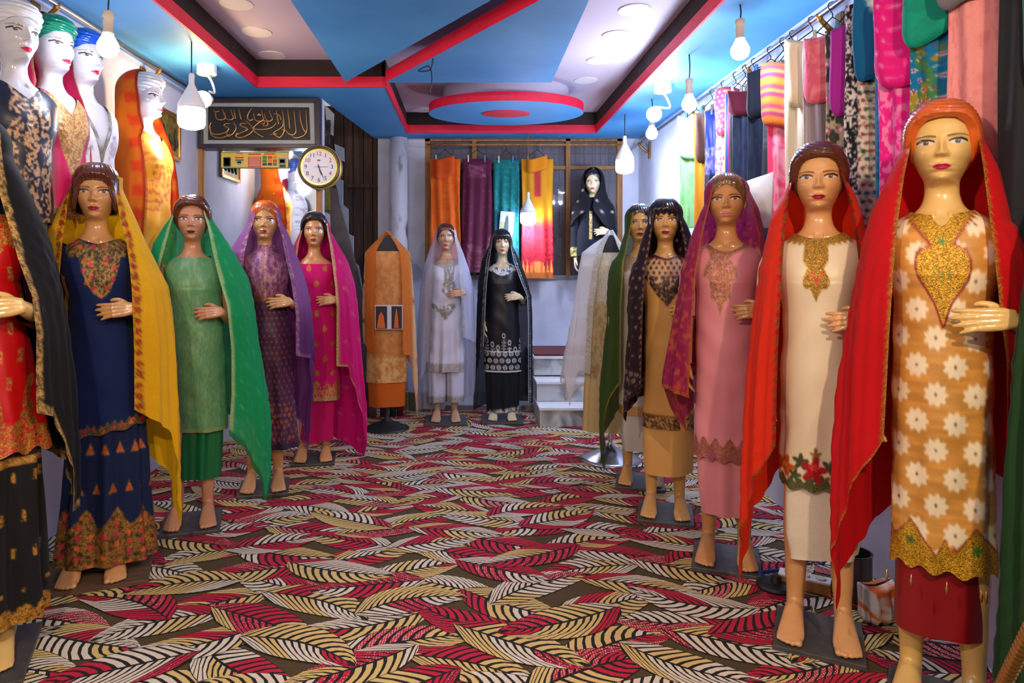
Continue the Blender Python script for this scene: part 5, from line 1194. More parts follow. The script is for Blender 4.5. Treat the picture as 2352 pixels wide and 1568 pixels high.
scarf(d, M['georgette'], [(-1660, 96, 100), (-1560, 96, 106), (-1440, 104, 124), (-1380, 130, 152), (-1200, 150, 175), (-900, 150, 175), (-420, 150, 180)], [(-1660, -96, -100), (-1560, -97, -106), (-1440, -112, -128), (-1380, -148, -162), (-1200, -160, -178), (-900, -164, -182), (-420, -166, -186)],
      [(0, -520), (.5, -420), (1, -500)], [(0, -520), (.5, -420), (1, -500)], p4s, BORD(), nfold=6, amp=.012, back=.02, minw=False)

# --- small black dressed torso in front of the window
Zb = 6.70
d = LDoll('window_mannequin', 'black-clad torso with gold placket hanging high before the window', (XZ(1362, Zb), Zb, ZY(385, Zb) - 1.765), -.25, 1.0, Zres=5.0)
add_body(d.root, SK['b2'], True); hair(d.root, 'flat', H_BLK, 3)
def p5(p):
    p.c[:] = (14, 20, 36); lace(p, (np.abs(p.x + 12) < 15) & (p.y > -1330) & (p.y < -1060), (140, 110, 50), (214, 190, 120), 5, 6)
loft_dress(d, 'dress', M['cotton'], -900, [(-1170, 150), (-1000, 165), (-900, 175)], None, p5, {1: ('gold_placket', M['brocade'])}, fold=(5, .01))
for sd in (1, -1): sleeve(d, M['cotton'], (14, 20, 36), sd, .9 if sd > 0 else 1.0, 1.2, lambda p: p.m((p.t > .82) & (fnoise(p.x / 6, p.y / 6, 2) > .4), (206, 190, 110), .8, allround=True))
def p5s(p):
    p.c[:] = (12, 14, 24); dx, dy, i, j = p.cells(95, 110); p.m((np.hypot(dx, dy) < 14) & (_hash(i, j) > .3), (190, 176, 170), .5, None, allround=True)
scarf(d, M['georgette'], [(-1640, 84, 112), (-1540, 70, 125), (-1460, 20, 150), (-1380, 10, 205), (-1200, 40, 230), (-1040, 120, 235)], [(-1640, -84, -112), (-1540, -70, -125), (-1460, -20, -150), (-1380, -10, -200), (-1280, -60, -215), (-1150, -100, -220)],
      [(0, -1330), (.2, -1100), (1, -1000)], [(0, -1330), (.3, -1200), (1, -1100)], p5s, None, nfold=6, amp=.012, bscale=1.08)
MB().tube([(0, .06, 1.35), (0, YB - Zb, 1.35)], .012, 8).obj('wall_hook', M['brass'], d.root)

# ------------------------------------------------------------ dress forms on stands
def stand(d, mat, r, cone=.10):
    k = 1 / d.s
    MB().lathe([(r, 0.0), (r, .012), (r * .85, .022), (r * .3, cone * .7), (.02, cone), (.016, cone + .02), (.016, .95)], 36).obj('stand', mat, d.root, smooth=True)
def neck_board(d, pts, y, mat): 
    MB().prism([(float(d.xl(a)), float(d.zl(b))) for a, b in pts], -y, y, lambda u, v, q: Vector((u, q, v))).obj('neck_board', mat, d.root, bevel=.004)
d = Doll('dress_form', 'orange brocade suit on a black dress form with a photo card', 888, 985, 530, cat='dress form', lift=0.0)
stand(d, M['black'], .20)
neck_board(d, [(864, 578), (920, 578), (904, 552), (898, 540), (888, 540), (880, 552)], .03, plain('navy_board', (14, 18, 40), .6))
def p6(p):
    n = fnoise(p.x / 6, p.y / 6, 3); p.c[:] = (186, 116, 50); p.m(n > .5, (206, 142, 78), .5, None, allround=True); p.m((p.y > 820) & (n > .42), (224, 176, 110), .7, None, allround=True)
loft_dress(d, 'tunic', M['brocade'], 876, [(577, 40), (600, 42), (700, 42), (876, 46)], None, p6, ztop=577, depth=.42, fold=(4, .004), ncol=120, nrow=140)
MB().lathe([(1, -.006), (1, 0)], 30, (0, 0, float(d.zl(578))), sx=.135, sy=.055).obj('shoulder_cap', plain('orange_cap', (186, 116, 50), .7), d.root)
loft_dress(d, 'trousers', M['cotton'], 932, [(860, 44), (932, 41)], None, lambda p: p.m(ONE(p), (196, 92, 12), 0, allround=True), ztop=862, depth=.40, fold=(3, .006), ncol=70, nrow=30)
def p6s(p):
    p.c[:] = (222, 126, 46); k = smooth01((p.d - 22) / 14); p.m(k, (228, 190, 150), 0, None, allround=True)
    dx, dy, i, j = p.cells(26, 46); p.m((np.hypot(dx, dy) < 7) & (_hash(i, j) > .5) & (p.d > 26) & (fnoise(p.d / 3, p.y / 3) > .4), (170, 80, 40), 0, None, allround=True)
bzf = [(2, .03), (float(d.zl(540)), .035), (float(d.zl(580)), .075), (float(d.zl(700)), .10), (0, .11)]
scarf(d, M['sheer2'], [(531, 890, 894), (545, 898, 906), (560, 908, 922), (580, 918, 942), (620, 922, 947), (700, 924, 951), (815, 925, 955), (870, 925, 958), (960, 928, 958)], [(531, 886, 882), (545, 880, 872), (560, 872, 856), (580, 864, 838), (620, 862, 836), (700, 861, 834), (815, 860, 838)],
      [(0, 812), (.14, 814), (.2, 860), (.3, 956), (.5, 870), (1, 760)], [(0, 812), (1, 740)], p6s, None, hood=False, bz=bzf, minw=False, nfold=5, amp=.012, back=0)
cd = thing('photo_card', 'printed photo card of an orange suit pinned to the orange dress form', 'card', P(893, 728, d.Z - .155)); kk = d.Z / F
cw, chh = 31 * kk, 27 * kk
MB().box(-cw, cw, 0, .004, -chh, chh).obj('card', M['paper'], cd)
cdk, cor = plain('card_dark_print', (30, 24, 40), .5), plain('card_orange_print', (214, 104, 30), .5)
for a, b in ((-.95, -.12), (.2, .95)): MB().box(cw * a, cw * b, -.0015, 0, -chh * .96, chh * .9).obj('picture', cdk, cd)
for a, b, t in ((-.85, -.25, .45), (.38, .72, .8)): MB().prism([(cw * a, -chh * .9), (cw * b, -chh * .9), (cw * (b * .8 + a * .2), chh * .1), (cw * (a + b) / 2, chh * t), (cw * (a * .8 + b * .2), chh * .1)], -.003, -.0015, lambda u, v, q: Vector((u, q, v))).obj('printed_figure', cor, cd)

d = Doll('dress_form', 'cream lace gown on a silver stand under a sheer white shawl', 1402, 1056, 526, cat='dress form', lift=0.0)
stand(d, M['chrome'], .23, .12)
neck_board(d, [(1380, 582), (1426, 582), (1414, 552), (1408, 540), (1400, 540), (1394, 552)], .03, plain('navy_neck_board', (22, 22, 46), .6))
def p7(p):
    n = fnoise(p.x / 5, p.y / 6, 3); p.c[:] = (196, 174, 128); p.m(n > .55, (176, 138, 84), .4, None, allround=True); p.m((p.y < 690) & (np.abs(np.sin(p.x * .8)) > .5), (206, 204, 198), .5, 1); p.m(p.y > 880, (206, 176, 118), 0, None, allround=True)
loft_dress(d, 'gown', M['brocade'], 990, [(580, 26), (610, 38), (700, 44), (900, 47), (990, 50)], None, p7, {1: ('pintucked_bodice', M['brocade'])}, ztop=580, depth=.5, fold=(5, .006), ncol=130, nrow=150, xshift=[(580, 0), (700, -8), (990, -14)])
MB().lathe([(1, -.006), (1, 0)], 30, (0, 0, float(d.zl(581))), sx=.085, sy=.045).obj('shoulder_cap', plain('cream_cap', (196, 190, 176), .7), d.root)
bzf = [(2, .03), (float(d.zl(540)), .04), (float(d.zl(590)), .09), (float(d.zl(700)), .125), (0, .14)]
def p7s(p):
    p.c[:] = (230, 230, 238); p.m((p.d < 12) & (fnoise(p.d / 4, p.y / 4, 2) > .35), (196, 190, 176), .8, 1, allround=True); p.m((p.h < 5), (206, 190, 160), .7, None, allround=True)
scarf(d, M['sheer'], [(528, 1404, 1408), (545, 1412, 1418), (560, 1416, 1428), (580, 1424, 1442), (700, 1430, 1456), (880, 1432, 1460)], [(528, 1400, 1396), (545, 1394, 1385), (560, 1390, 1362), (580, 1384, 1336), (620, 1374, 1328), (700, 1364, 1318), (800, 1358, 1300), (870, 1356, 1288), (920, 1356, 1284)],
      [(0, 860), (1, 860)], [(0, 855), (.1, 850), (.2, 940), (.26, 870), (.42, 868), (.6, 930), (1, 850)], p7s, BORD('sheer'), hood=False, bz=bzf, minw=False, nfold=6, amp=.014, back=0)

# ------------------------------------------------------------ suits on hangers
def panel_grid(w, L, t, painter, nx=64, nz=90, seed=0.0, taper=0.0, round_=0.0, nf=3, fa=.010, x0=0, y0=0, z0=0):
    nb = max(8, nx // 4); T = np.concatenate([np.linspace(-math.pi, 0, nx - nb, endpoint=False), np.linspace(0, math.pi, nb, endpoint=False)]); v = np.linspace(0, 1, nz)[:, None]
    T2 = np.broadcast_to(T, (nz, nx)); V2 = np.broadcast_to(v, (nz, nx))
    c, s_ = np.cos(T2), np.sin(T2); ww = w / 2 * (1 - taper * (1 - V2)) * (1 + .03 * np.sin(V2 * 7 + seed))
    endk = np.sqrt(np.clip(1 - np.clip((V2 - (1 - round_)) / max(round_, 1e-4), 0, 1) ** 2, 0.0, 1)) if round_ else 1.0
    topk = np.sqrt(np.clip(V2 / .06, .02, 1))
    x = ww * np.sign(c) * np.abs(c) ** .55 * (.55 + .45 * endk if round_ else 1)
    f = fa * np.sin(x / w * nf * 2 * math.pi + seed + 1.3 * np.sin(V2 * 3 + seed)) * smooth01(V2 * 4) * (.4 + .6 * (s_ < 0))
    y = t / 2 * s_ * np.abs(s_) ** -.3 * topk * (endk if round_ else 1) + f
    y = np.where(np.isfinite(y), y, 0)
    V = np.stack([x0 + x, y0 + y, z0 - V2 * L - (0 if round_ == 0 else .02 * np.sin(x / w * 3 + seed))], -1)
    p = Paint(x * 1000, V2 * L * 1000); p.u = x / w; p.v = V2 * L * 1000; p.L = L * 1000; painter(p); return V, p
def plainp(c): return lambda p: p.m(ONE(p), c, 0, allround=True)
def floral(base, cols, sx=40, sy=46, r=12, emb=0.0, leaf=None):
    def f(p):
        p.c[:] = base
        if leaf: p.m(fnoise(p.x / 18, p.y / 26, 3) > .56, leaf, 0, allround=True)
        dx, dy, i, j = p.cells(sx, sy); h = _hash(i, j, 2); a = np.arctan2(dy - 6 * (h - .5), dx + 8 * (h - .5)); rr = np.hypot(dx + 8 * (h - .5), dy - 6 * (h - .5))
        for k, c in enumerate(cols): p.m((rr < r * (.75 + .25 * np.cos(5 * a + h * 6)) * (.6 + .6 * h)) & (np.floor(h * len(cols)) == k), c, emb, allround=True)
        p.m(rr < r * .25, (240, 220, 180), emb, allround=True)
    return f
def noisy(base, col, sc=8, thr=.5, sy=1.0, emb=0.0): return lambda p: (p.m(ONE(p), base, 0, allround=True), p.m(fnoise(p.x / sc, p.y / sc / sy, 4) > thr, col, emb, allround=True))
def vstripes(cols, w): 
    def f(p):
        p.c[:] = cols[0]; k = np.floor(p.x / w + 100)
        for i, c in enumerate(cols): p.m(np.mod(k, len(cols)) == i, c, 0, allround=True)
    return f
def hstripes(cols, w):
    def f(p):
        p.c[:] = cols[0]; k = np.floor(p.y / w + 100)
        for i, c in enumerate(cols): p.m(np.mod(k, len(cols)) == i, c, 0, allround=True)
    return f
PEG = [plain('blue_peg', (60, 110, 170), .4), plain('steel_peg', (120, 116, 110), .35, .6), plain('ivory_peg', (196, 188, 170), .5)]
def hanger(t, w, drop):
    mb = MB(); r = .0028
    mb.tube([(.012, 0, -.004), (.016, 0, .012), (0, 0, .019), (-.016, 0, .012), (-.014, 0, -.01), (0, 0, -.035), (0, 0, -.05)], r, 6, 4, cap=True)
    mb.tube([(0, 0, -.05), (-w / 2, 0, -drop), (-w / 2 + .008, 0, -drop - .008), (w / 2 - .008, 0, -drop - .008), (w / 2, 0, -drop), (0, 0, -.05)], r, 6, 1)
    mb.obj('wire_hanger', M['wire'], t, smooth=True)
def peg(t, x, y, z, k):
    mb = MB(); mb.box(x - .007, x + .007, y - .012, y - .003, z - .045, z + .03); mb.box(x - .007, x + .007, y + .003, y + .012, z - .045, z + .03); mb.tube([(x, y - .006, z), (x, y + .006, z)], .004, 6); mb.obj('clothes_peg', PEG[k % 3], t)
def hung_suit(label, loc, rz, panel, scarfp, w=.24, L=1.05, t=.05, sw=.15, sl=.26, sx=-.035, st=.06, mat='cotton', smat='cotton', drop=.115, seed=0.0, nx=64, nz=90, group='suits hanging along the right wall', extra=None, top_z=None):
    o = thing('hanging_suit', label, 'suit', loc, rz, group=group)
    hanger(o, w * .82, drop)
    V, p = panel_grid(w, L, t, panel, nx, nz, seed, z0=-drop + .004); grid_obj('fabric_panel', V, M[mat], o, p, True)
    if scarfp:
        V, p = panel_grid(sw, sl, st, scarfp, 44, 44, seed + 1, round_=.22, nf=1.5, fa=.006, x0=sx, y0=-t / 2 - st * .42, z0=-drop + .012); grid_obj('folded_scarf', V, M[smat], o, p, True)
    for i, x in enumerate((-w * .3, w * .26)): peg(o, x, -.004, -drop + .012, int(seed * 7) + i)
    if extra: extra(o)
    return o
def rodZ(px): return RX * F / (px - CX)
HS = [  # px of hook, panel, scarf, label, options
 (1600, noisy((150, 206, 140), (120, 180, 110), 10, .55, 6), plainp((150, 198, 158)), 'light green suit with folded pale green scarf, farthest on the right rail', dict(L=.80, sw=.17, sl=.30)),
 (1636, plainp((222, 140, 26)), plainp((86, 52, 40)), 'orange suit with folded dark brown scarf on the right rail', dict(L=1.0, sl=.34, sw=.12)),
 (1662, lambda p: (p.m(ONE(p), (10, 40, 150), 0, allround=True), p.m((p.y > 250) & (fnoise(p.x / 7, p.y / 7, 2) > .45), (150, 140, 190), .3, allround=True), p.m(p.y > 420, (14, 22, 70), 0, allround=True)), None, 'royal blue suit with silver lower border on the right rail', dict(mat='silk')),
 (1690, floral((226, 214, 220), [(206, 30, 120), (180, 20, 90), (120, 30, 130)], 30, 34, 13), floral((216, 60, 130), [(240, 220, 230), (60, 150, 60), (220, 190, 30)], 30, 30, 12), 'pink and white floral suit with multicoloured scarf on the right rail', dict(sl=.30)),
 (1712, lambda p: (vstripes([(230, 200, 40), (40, 70, 180), (220, 80, 160), (60, 160, 80)], 16)(p), p.m((np.abs(p.x) < 22) & (p.y > 250), (30, 26, 20), 0, allround=True), p.m((np.abs(p.x) < 16) & (p.y > 250) & (np.abs((p.y % 30) - 15 - np.abs(p.x)) < 5), (230, 200, 30), 0, allround=True)), None, 'yellow blue and pink striped suit on the right rail', dict()),
 (1733, noisy((44, 54, 84), (60, 70, 100), 6, .5, 8), plainp((104, 28, 52)), 'slate blue suit with folded wine red scarf on the right rail', dict(sl=.14, sw=.2)),
 (1770, noisy((26, 34, 56), (36, 46, 70), 9, .5, 7), plainp((20, 24, 40)), 'dark navy suit with folded navy scarf on the right rail', dict(sl=.26, L=1.1)),
 (1799, lambda p: (p.m(ONE(p), (62, 66, 74), 0, allround=True), p.m((p.y < 430) & (np.sin(p.y * .22) > 0), (96, 100, 104), 0, allround=True)), None, 'charcoal grey suit with pale ribbed top on the right rail', dict(w=.2)),
 (1822, lambda p: (p.m(ONE(p), (232, 60, 104), 0, allround=True), p.m((np.abs(p.u + .18) < .2) & (fnoise(p.x / 5, p.y / 30, 3) > .45), (238, 160, 176), 0, allround=True)), hstripes([(206, 112, 40), (190, 60, 80), (214, 140, 60), (150, 50, 90), (220, 120, 40)], 20), 'pink suit with orange and purple striped scarf on the right rail', dict(sl=.33, sw=.17, sx=-.06)),
 (1866, plainp((226, 214, 186)), plainp((228, 212, 176)), 'cream suit with thick folded cream scarf on the right rail', dict(sl=.32, sw=.15, st=.085)),
 (1912, lambda p: (p.m(ONE(p), (142, 126, 134), 0, allround=True), p.m(np.abs(np.sin(p.x * .06)) < .25, (176, 160, 176), 0, allround=True), p.m((np.abs((p.y % 170) - 85) < 9) & (p.u > 0), (212, 92, 44), 0, allround=True)), noisy((222, 96, 120), (236, 140, 150), 10, .55, 3), 'mauve grey suit with orange dashes and folded pink scarf on the right rail', dict(sl=.30, mat='silk')),
 (1968, floral((176, 166, 140), [(190, 90, 130), (206, 130, 160), (44, 44, 44)], 58, 72, 26, leaf=(60, 62, 50)), plainp((164, 30, 150)), 'rose printed suit with folded bright purple scarf on the right rail', dict(sl=.38, sw=.15, sx=-.02)),
 (2018, None, None, 'black and white printed suit with folded teal scarf on the right rail', dict(sl=.36, sw=.17, sx=0.0, w=.24)),
 (2066, noisy((0, 84, 140), (20, 120, 170), 8, .5), None, 'narrow teal blue suit tucked behind the hot pink one', dict(w=.16)),
 (2100, noisy((232, 24, 142), (240, 130, 186), 10, .52, 2.5), floral((226, 14, 128), [(240, 120, 180), (236, 80, 160)], 40, 44, 14), 'hot pink suit with white veined print and folded pink scarf', dict(sl=.34, sw=.16)),
 (2178, None, noisy((0, 148, 122), (0, 132, 110), 30, .5), 'teal blue suit with cherry blossom print and folded green scarf', dict(sl=.30, sw=.17, w=.24)),
 (2268, noisy((222, 140, 140), (206, 120, 126), 5, .62, 8), plainp((110, 104, 116)), 'dusty pink suit with fine dark sprigs and folded grey scarf, nearest the camera', dict(sl=.22, sw=.17, w=.22, L=1.1)),
 (2420, plainp((24, 24, 30)), plainp((14, 110, 70)), 'black suit with green scarf at the right picture edge', dict(w=.26, L=1.2, sl=.55, sx=.02)),
]
def p_bw(p):
    p.c[:] = (222, 212, 196); n = fnoise(p.x / 9, p.y / 9, 2); side = np.abs(p.u) > .3
    p.m(side, (18, 18, 30), 0, allround=True); p.m(side & (n > .52), (216, 210, 206), 0, allround=True)
    p.m((p.y < 150), (22, 20, 30), 0, allround=True); p.m((p.y < 150) & (fnoise(p.x / 7, p.y / 7, 6) > .5), (206, 200, 200), 0, allround=True); p.m((p.y < 70) & (np.abs(p.u) < .22), (120, 20, 40), 0, allround=True)
    dx, dy, i, j = p.cells(26, 34); h = _hash(i, j); r = np.hypot(dx, dy)
    for k, c in enumerate(((46, 60, 50), (40, 70, 120), (160, 40, 50), (60, 66, 60))): p.m((p.y > 330) & ~side & (r < 8) & (np.floor(h * 4) == k), c, 0, allround=True)
    p.m((p.y > 330) & ~side & (np.abs(np.sin(p.x * .12 + np.sin(p.y * .05) * 2)) < .14), (50, 60, 56), 0, allround=True)
    bx = (np.abs(np.abs(p.u) - .15) < .1); p.m(bx & (p.y > 215) & (p.y < 265), (190, 70, 60), 0, allround=True); p.m(bx & (p.y > 265) & (p.y < 335) & (np.abs(np.abs(p.x) - 36) * 3 < (p.y - 265) * .6), (20, 20, 24), 0, allround=True)
def p_tl(p):
    p.c[:] = (0, 104, 158); p.m(fnoise(p.x / 40, p.y / 60, 5) > .58, (60, 120, 70), 0, allround=True); p.m(fnoise(p.x / 30, p.y / 50, 8) > .66, (150, 130, 40), 0, allround=True)
    p.m(np.abs(p.x - 30 - 26 * np.sin(p.y * .012) - p.y * .05) < 5, (170, 160, 176), 0, allround=True)
    dx, dy, i, j = p.cells(34, 38); h = _hash(i, j, 4); a = np.arctan2(dy, dx); r = np.hypot(dx, dy); ok = fnoise(p.x / 60, p.y / 90, 2) > .42
    p.m(ok & (r < 11 * (.7 + .3 * np.cos(5 * a + 6 * h))), (232, 214, 220), 0, allround=True); p.m(ok & (r < 5), (160, 30, 70), 0, allround=True)
for k, (px, pa, sp, lb, op) in enumerate(HS):
    if pa is None: pa = p_bw if px == 2018 else p_tl
    if px == 2018: sp = lambda p: (p.m(ONE(p), (0, 92, 140), 0, allround=True), p.m(p.poly([(-60, 0), (60, 0), (30, 70), (0, 150), (-30, 70)], 4) * (fnoise(p.x / 5, p.y / 5, 1) > .45), (206, 206, 206), .2, allround=True))
    Zk = rodZ(px); big = px > 1850
    hung_suit(lb, (RX, Zk, RZ), -1.0 if px > 2080 else -.62, pa, sp, seed=k * 1.37, nx=110 if px > 1950 else 72 if big else 48, nz=200 if px > 1950 else 130 if big else 80, drop=.11 + .03 * (k % 3), **op)

# the four suits before the back window
def backsuit(label, x0, x1, yt, yb, pa, sp, k, **op):
    Zw = 6.82; kk = Zw / F; zr = ZY(332, Zw)
    hung_suit(label, (XZ((x0 + x1) / 2, Zw), Zw, zr), 0.0, pa, sp, w=(x1 - x0) * kk, L=(yb - yt) * kk, t=.05, drop=(yt - 332) * kk, seed=k * 2.1, group='suits hanging before the back window', nx=70, nz=110, **op)
backsuit('orange suit hanging before the window, leftmost of four', 988, 1057, 366, 620, noisy((206, 86, 8), (220, 100, 14), 14, .55, 5), plainp((196, 72, 10)), 1, sw=.2, sl=.20, sx=.0)
def p_mar(p):
    p.c[:] = (84, 20, 52); p.m((p.y > 850), (120, 60, 84), 0, allround=True); p.m((p.y > 850) & (fnoise(p.x / 10, p.y / 10, 4) > .52), (80, 24, 44), 0, allround=True); dx, dy, i, j = p.cells(60, 80); p.m((np.hypot(dx, dy) < 5) & (p.y < 840), (150, 90, 110), 0, allround=True)
    p.m((p.y > 60) & (p.y < 190) & (np.abs(p.u) < .3) & (fnoise(p.x / 8, p.y / 8, 1) > .5), (130, 70, 100), 0, allround=True)
backsuit('maroon suit with patterned border hanging before the window', 1062, 1130, 366, 626, p_mar, None, 2)
backsuit('teal suit hanging before the window with a photo card', 1134, 1192, 368, 620, lambda p: (p.m(ONE(p), (0, 106, 110), 0, allround=True), p.m(p.y > 480, (10, 84, 110), 0, allround=True), p.m((fnoise(p.x / 6, p.y / 12, 3) > .62), (40, 140, 130), 0, allround=True)), None, 3)
def p_mus(p):
    p.c[:] = (206, 142, 18); k = smooth01((p.y - 540) / 160); p.m(k, (214, 30, 44), 0, allround=True); p.m((np.abs(p.x) < 34) & (p.y > 100) & (p.y < 380), (176, 40, 60), 0, allround=True); p.m((np.abs(np.abs(p.x) - 12) < 4) & (p.y > 100) & (p.y < 380), (214, 150, 60), 0, allround=True)
    p.m((p.y > 680) & (fnoise(p.x / 8, p.y / 16, 3) > .56), (110, 16, 34), 0, allround=True); p.m((p.y > 1000) & (np.abs(((p.x + 200) % 40) - 20) < (p.y - 1000) * .12), (230, 150, 60), 0, allround=True); p.m(p.y > 1130, (170, 90, 30), 0, allround=True)
backsuit('mustard suit turning red towards the hem, rightmost before the window', 1198, 1270, 366, 640, p_mus, plainp((214, 130, 10)), 4, sw=.2, sl=.14, sx=.0)
pc = thing('photo_card', 'small photo card of a standing woman on the teal suit', 'card', P(1164, 512, 6.74)); kk = 6.74 / F
MB().box(-16 * kk, 16 * kk, 0, .003, -26 * kk, 26 * kk).obj('card', M['paper'], pc); MB().box(-14 * kk, 14 * kk, -.0012, 0, -24 * kk, 2 * kk).obj('picture', plain('card_field_print', (150, 150, 110), .6), pc); MB().box(-14 * kk, 14 * kk, -.0012, 0, 2 * kk, 24 * kk).obj('picture', plain('card_sky_print', (170, 190, 206), .6), pc)
MB().prism([(-6 * kk, -22 * kk), (6 * kk, -22 * kk), (4 * kk, 0), (3 * kk, 12 * kk), (0, 19 * kk), (-3 * kk, 12 * kk), (-4 * kk, 0)], -.0025, -.0012, lambda u, v, q: Vector((u, q, v))).obj('printed_figure', plain('card_figure_print', (54, 76, 80), .6), pc)
pc.rotation_euler = (0, .08, 0)

# ------------------------------------------------------------ big green cloth at the right edge
d = LDoll('draped_stand', 'tall stand draped in dark green cloth at the right picture edge', (1.57, 1.72, 0), -.5, 1.0, cat='draped stand', Zres=1.8)
def p_gr(p): p.c[:] = (26, 62, 26); p.m(p.d < 6, (60, 80, 30), .3, 1, allround=True)
scarf(d, M['georgette'], [(-1720, 20, 30), (-1600, 30, 70), (-1450, 30, 120), (-1100, 30, 150), (-600, 30, 165), (-5, 30, 180)], [(-1720, -20, -30), (-1600, -30, -70), (-1450, -30, -120), (-1100, -30, -150), (-600, -30, -165), (-5, -30, -180)],
      [(0, -14), (1, -14)], [(0, -14), (1, -14)], p_gr, BORD(), hood=False, bz=[(1.72, .03), (1.5, .09), (1.1, .13), (0, .16)], minw=False, nfold=7, amp=.018, back=0, name='green_cloth')
MB().lathe([(.11, 0), (.11, .012), (.015, .03), (.015, 1.70), (.028, 1.71), (.028, 1.74), (.004, 1.745)], 20).obj('stand', M['wood'], d.root)

# carved gilt stick at the lower right corner
a, b = P(2290, 1600, 1.38), P(2380, 1420, 1.20)
gs_ = thing('gilt_stick', 'carved gilt stick leaning in the lower right corner', 'stick', (a.x, a.y, 0))
dirv = (b - a).normalized(); a0 = a - dirv * (a.z - .012) / dirv.z; top_ = b + dirv * .35
loc0 = Vector((a.x, a.y, 0)); MB().tube([a0 - loc0, top_ - loc0], .011, 12).obj('shaft', M['gold'], gs_, smooth=True)
n = int((top_ - a0).length / .016)
for i in range(4, n):
    c = a0 + dirv * (i * .016) - loc0
    if i > n - 60: MB().tube([c - dirv * .006, c, c + dirv * .006], [.009, .0142, .009], 8).obj('bead', M['gold'], gs_, smooth=True)
# ------------------------------------------------------------ mirror, frames, clock
Zm = YP - .012
def pbox(px0, px1, py0, py1, Z, y0, y1): return MB().box(XZ(px0, Z), XZ(px1, Z), Z + y0, Z + y1, ZY(py1, Z), ZY(py0, Z))
mr = thing('wall_mirror', 'tall wall mirror with yellow wooden frame below the calligraphy', 'mirror', (0, 0, 0))
pbox(468, 729, 342, 900, Zm, .003, .011).obj('glass', M['mirror'], mr)
for a, b in ((457, 468), (728, 739)): pbox(a, b, 336, 906, Zm, -.03, .011).obj('frame_post', M['wood'], mr, bevel=.003)
pbox(468, 728, 898, 906, Zm, -.02, .011).obj('frame_rail', M['wood'], mr)
# yellow calendar strip pasted on the mirror
cal = thing('calendar_strip', 'long yellow calendar strip pasted across the top of the mirror', 'calendar', (0, 0, 0)); Zc = YP - .02
pbox(508, 662, 349, 386, Zc, 0, .006).obj('sheet', plain('calendar_yellow', (226, 196, 84), .6, noise=.08, scale=30), cal)
tq, rd, gn, dk, bl, orr = (plain('calendar_' + n, c, .6) for n, c in (('teal', (40, 140, 120)), ('red', (214, 78, 40)), ('green', (60, 140, 70)), ('dark', (70, 60, 60)), ('blue', (110, 140, 170)), ('orange', (226, 140, 50))))
for a, b, c, e, m in ((508, 662, 349, 350.5, tq), (508, 662, 384.5, 386, tq), (513, 530, 361, 383, dk), (515, 528, 363, 380, gn), (540, 560, 360, 364, rd), (540, 560, 366, 369, gn), (541, 559, 371, 374, orr), (545, 554, 368, 378, bl), (543, 558, 352, 354, rd),
                      (570, 600, 360, 384, rd), (571, 599, 352, 356, rd), (603, 613, 358, 365, gn), (615, 625, 358, 365, rd), (627, 636, 358, 365, orr), (603, 613, 366, 373, gn), (615, 625, 366, 373, orr), (627, 636, 366, 373, rd), (603, 613, 374, 380, dk), (615, 625, 374, 380, dk), (627, 636, 374, 380, gn), (606, 632, 352, 355, rd), (640, 657, 363, 377, bl), (643, 654, 366, 374, gn), (642, 656, 378, 384, dk)):
    pbox(a, b, c, e, Zc, -.0015, 0).obj('printed_box', m, cal)
for r in range(6): pbox(572, 598, 362.5 + r * 3.5, 363.4 + r * 3.5, Zc, -.0022, -.0014).obj('printed_line', M['paper'], cal)
for nm, tx, x in (('1', '1398', 516), ('2', '1398', 645)): pass
# framed calligraphy
fr = thing('framed_calligraphy', 'wide dark frame with gold Arabic calligraphy on a black panel', 'framed picture', (0, 0, 0)); Zf = YP - .06
q = lambda zx, zy: (420 + zx / 3.825, 150 + zy / 3.825)
def fpoly(pts, y0, y1, name, mat, **k): return MB().prism([(XZ(a, Zf), ZY(b, Zf)) for a, b in pts], Zf + y0, Zf + y1, lambda u, v, dd: Vector((u, dd, v))).obj(name, mat, fr, **k)
O = [(456, 226), (736, 226), (736, 341), (456, 341)]; I_ = [(466, 236), (722, 236), (724, 331), (466, 331)]
for i in range(4): fpoly([O[i], O[(i + 1) % 4], I_[(i + 1) % 4], I_[i]], -.02, .05, 'frame_side', M['darkframe'], bevel=.004)
fpoly(I_, .012, .03, 'mat_board', M['matboard']); fpoly([(477, 244), (709, 246), (712, 321), (477, 321)], .006, .014, 'black_panel', M['panelblack'])
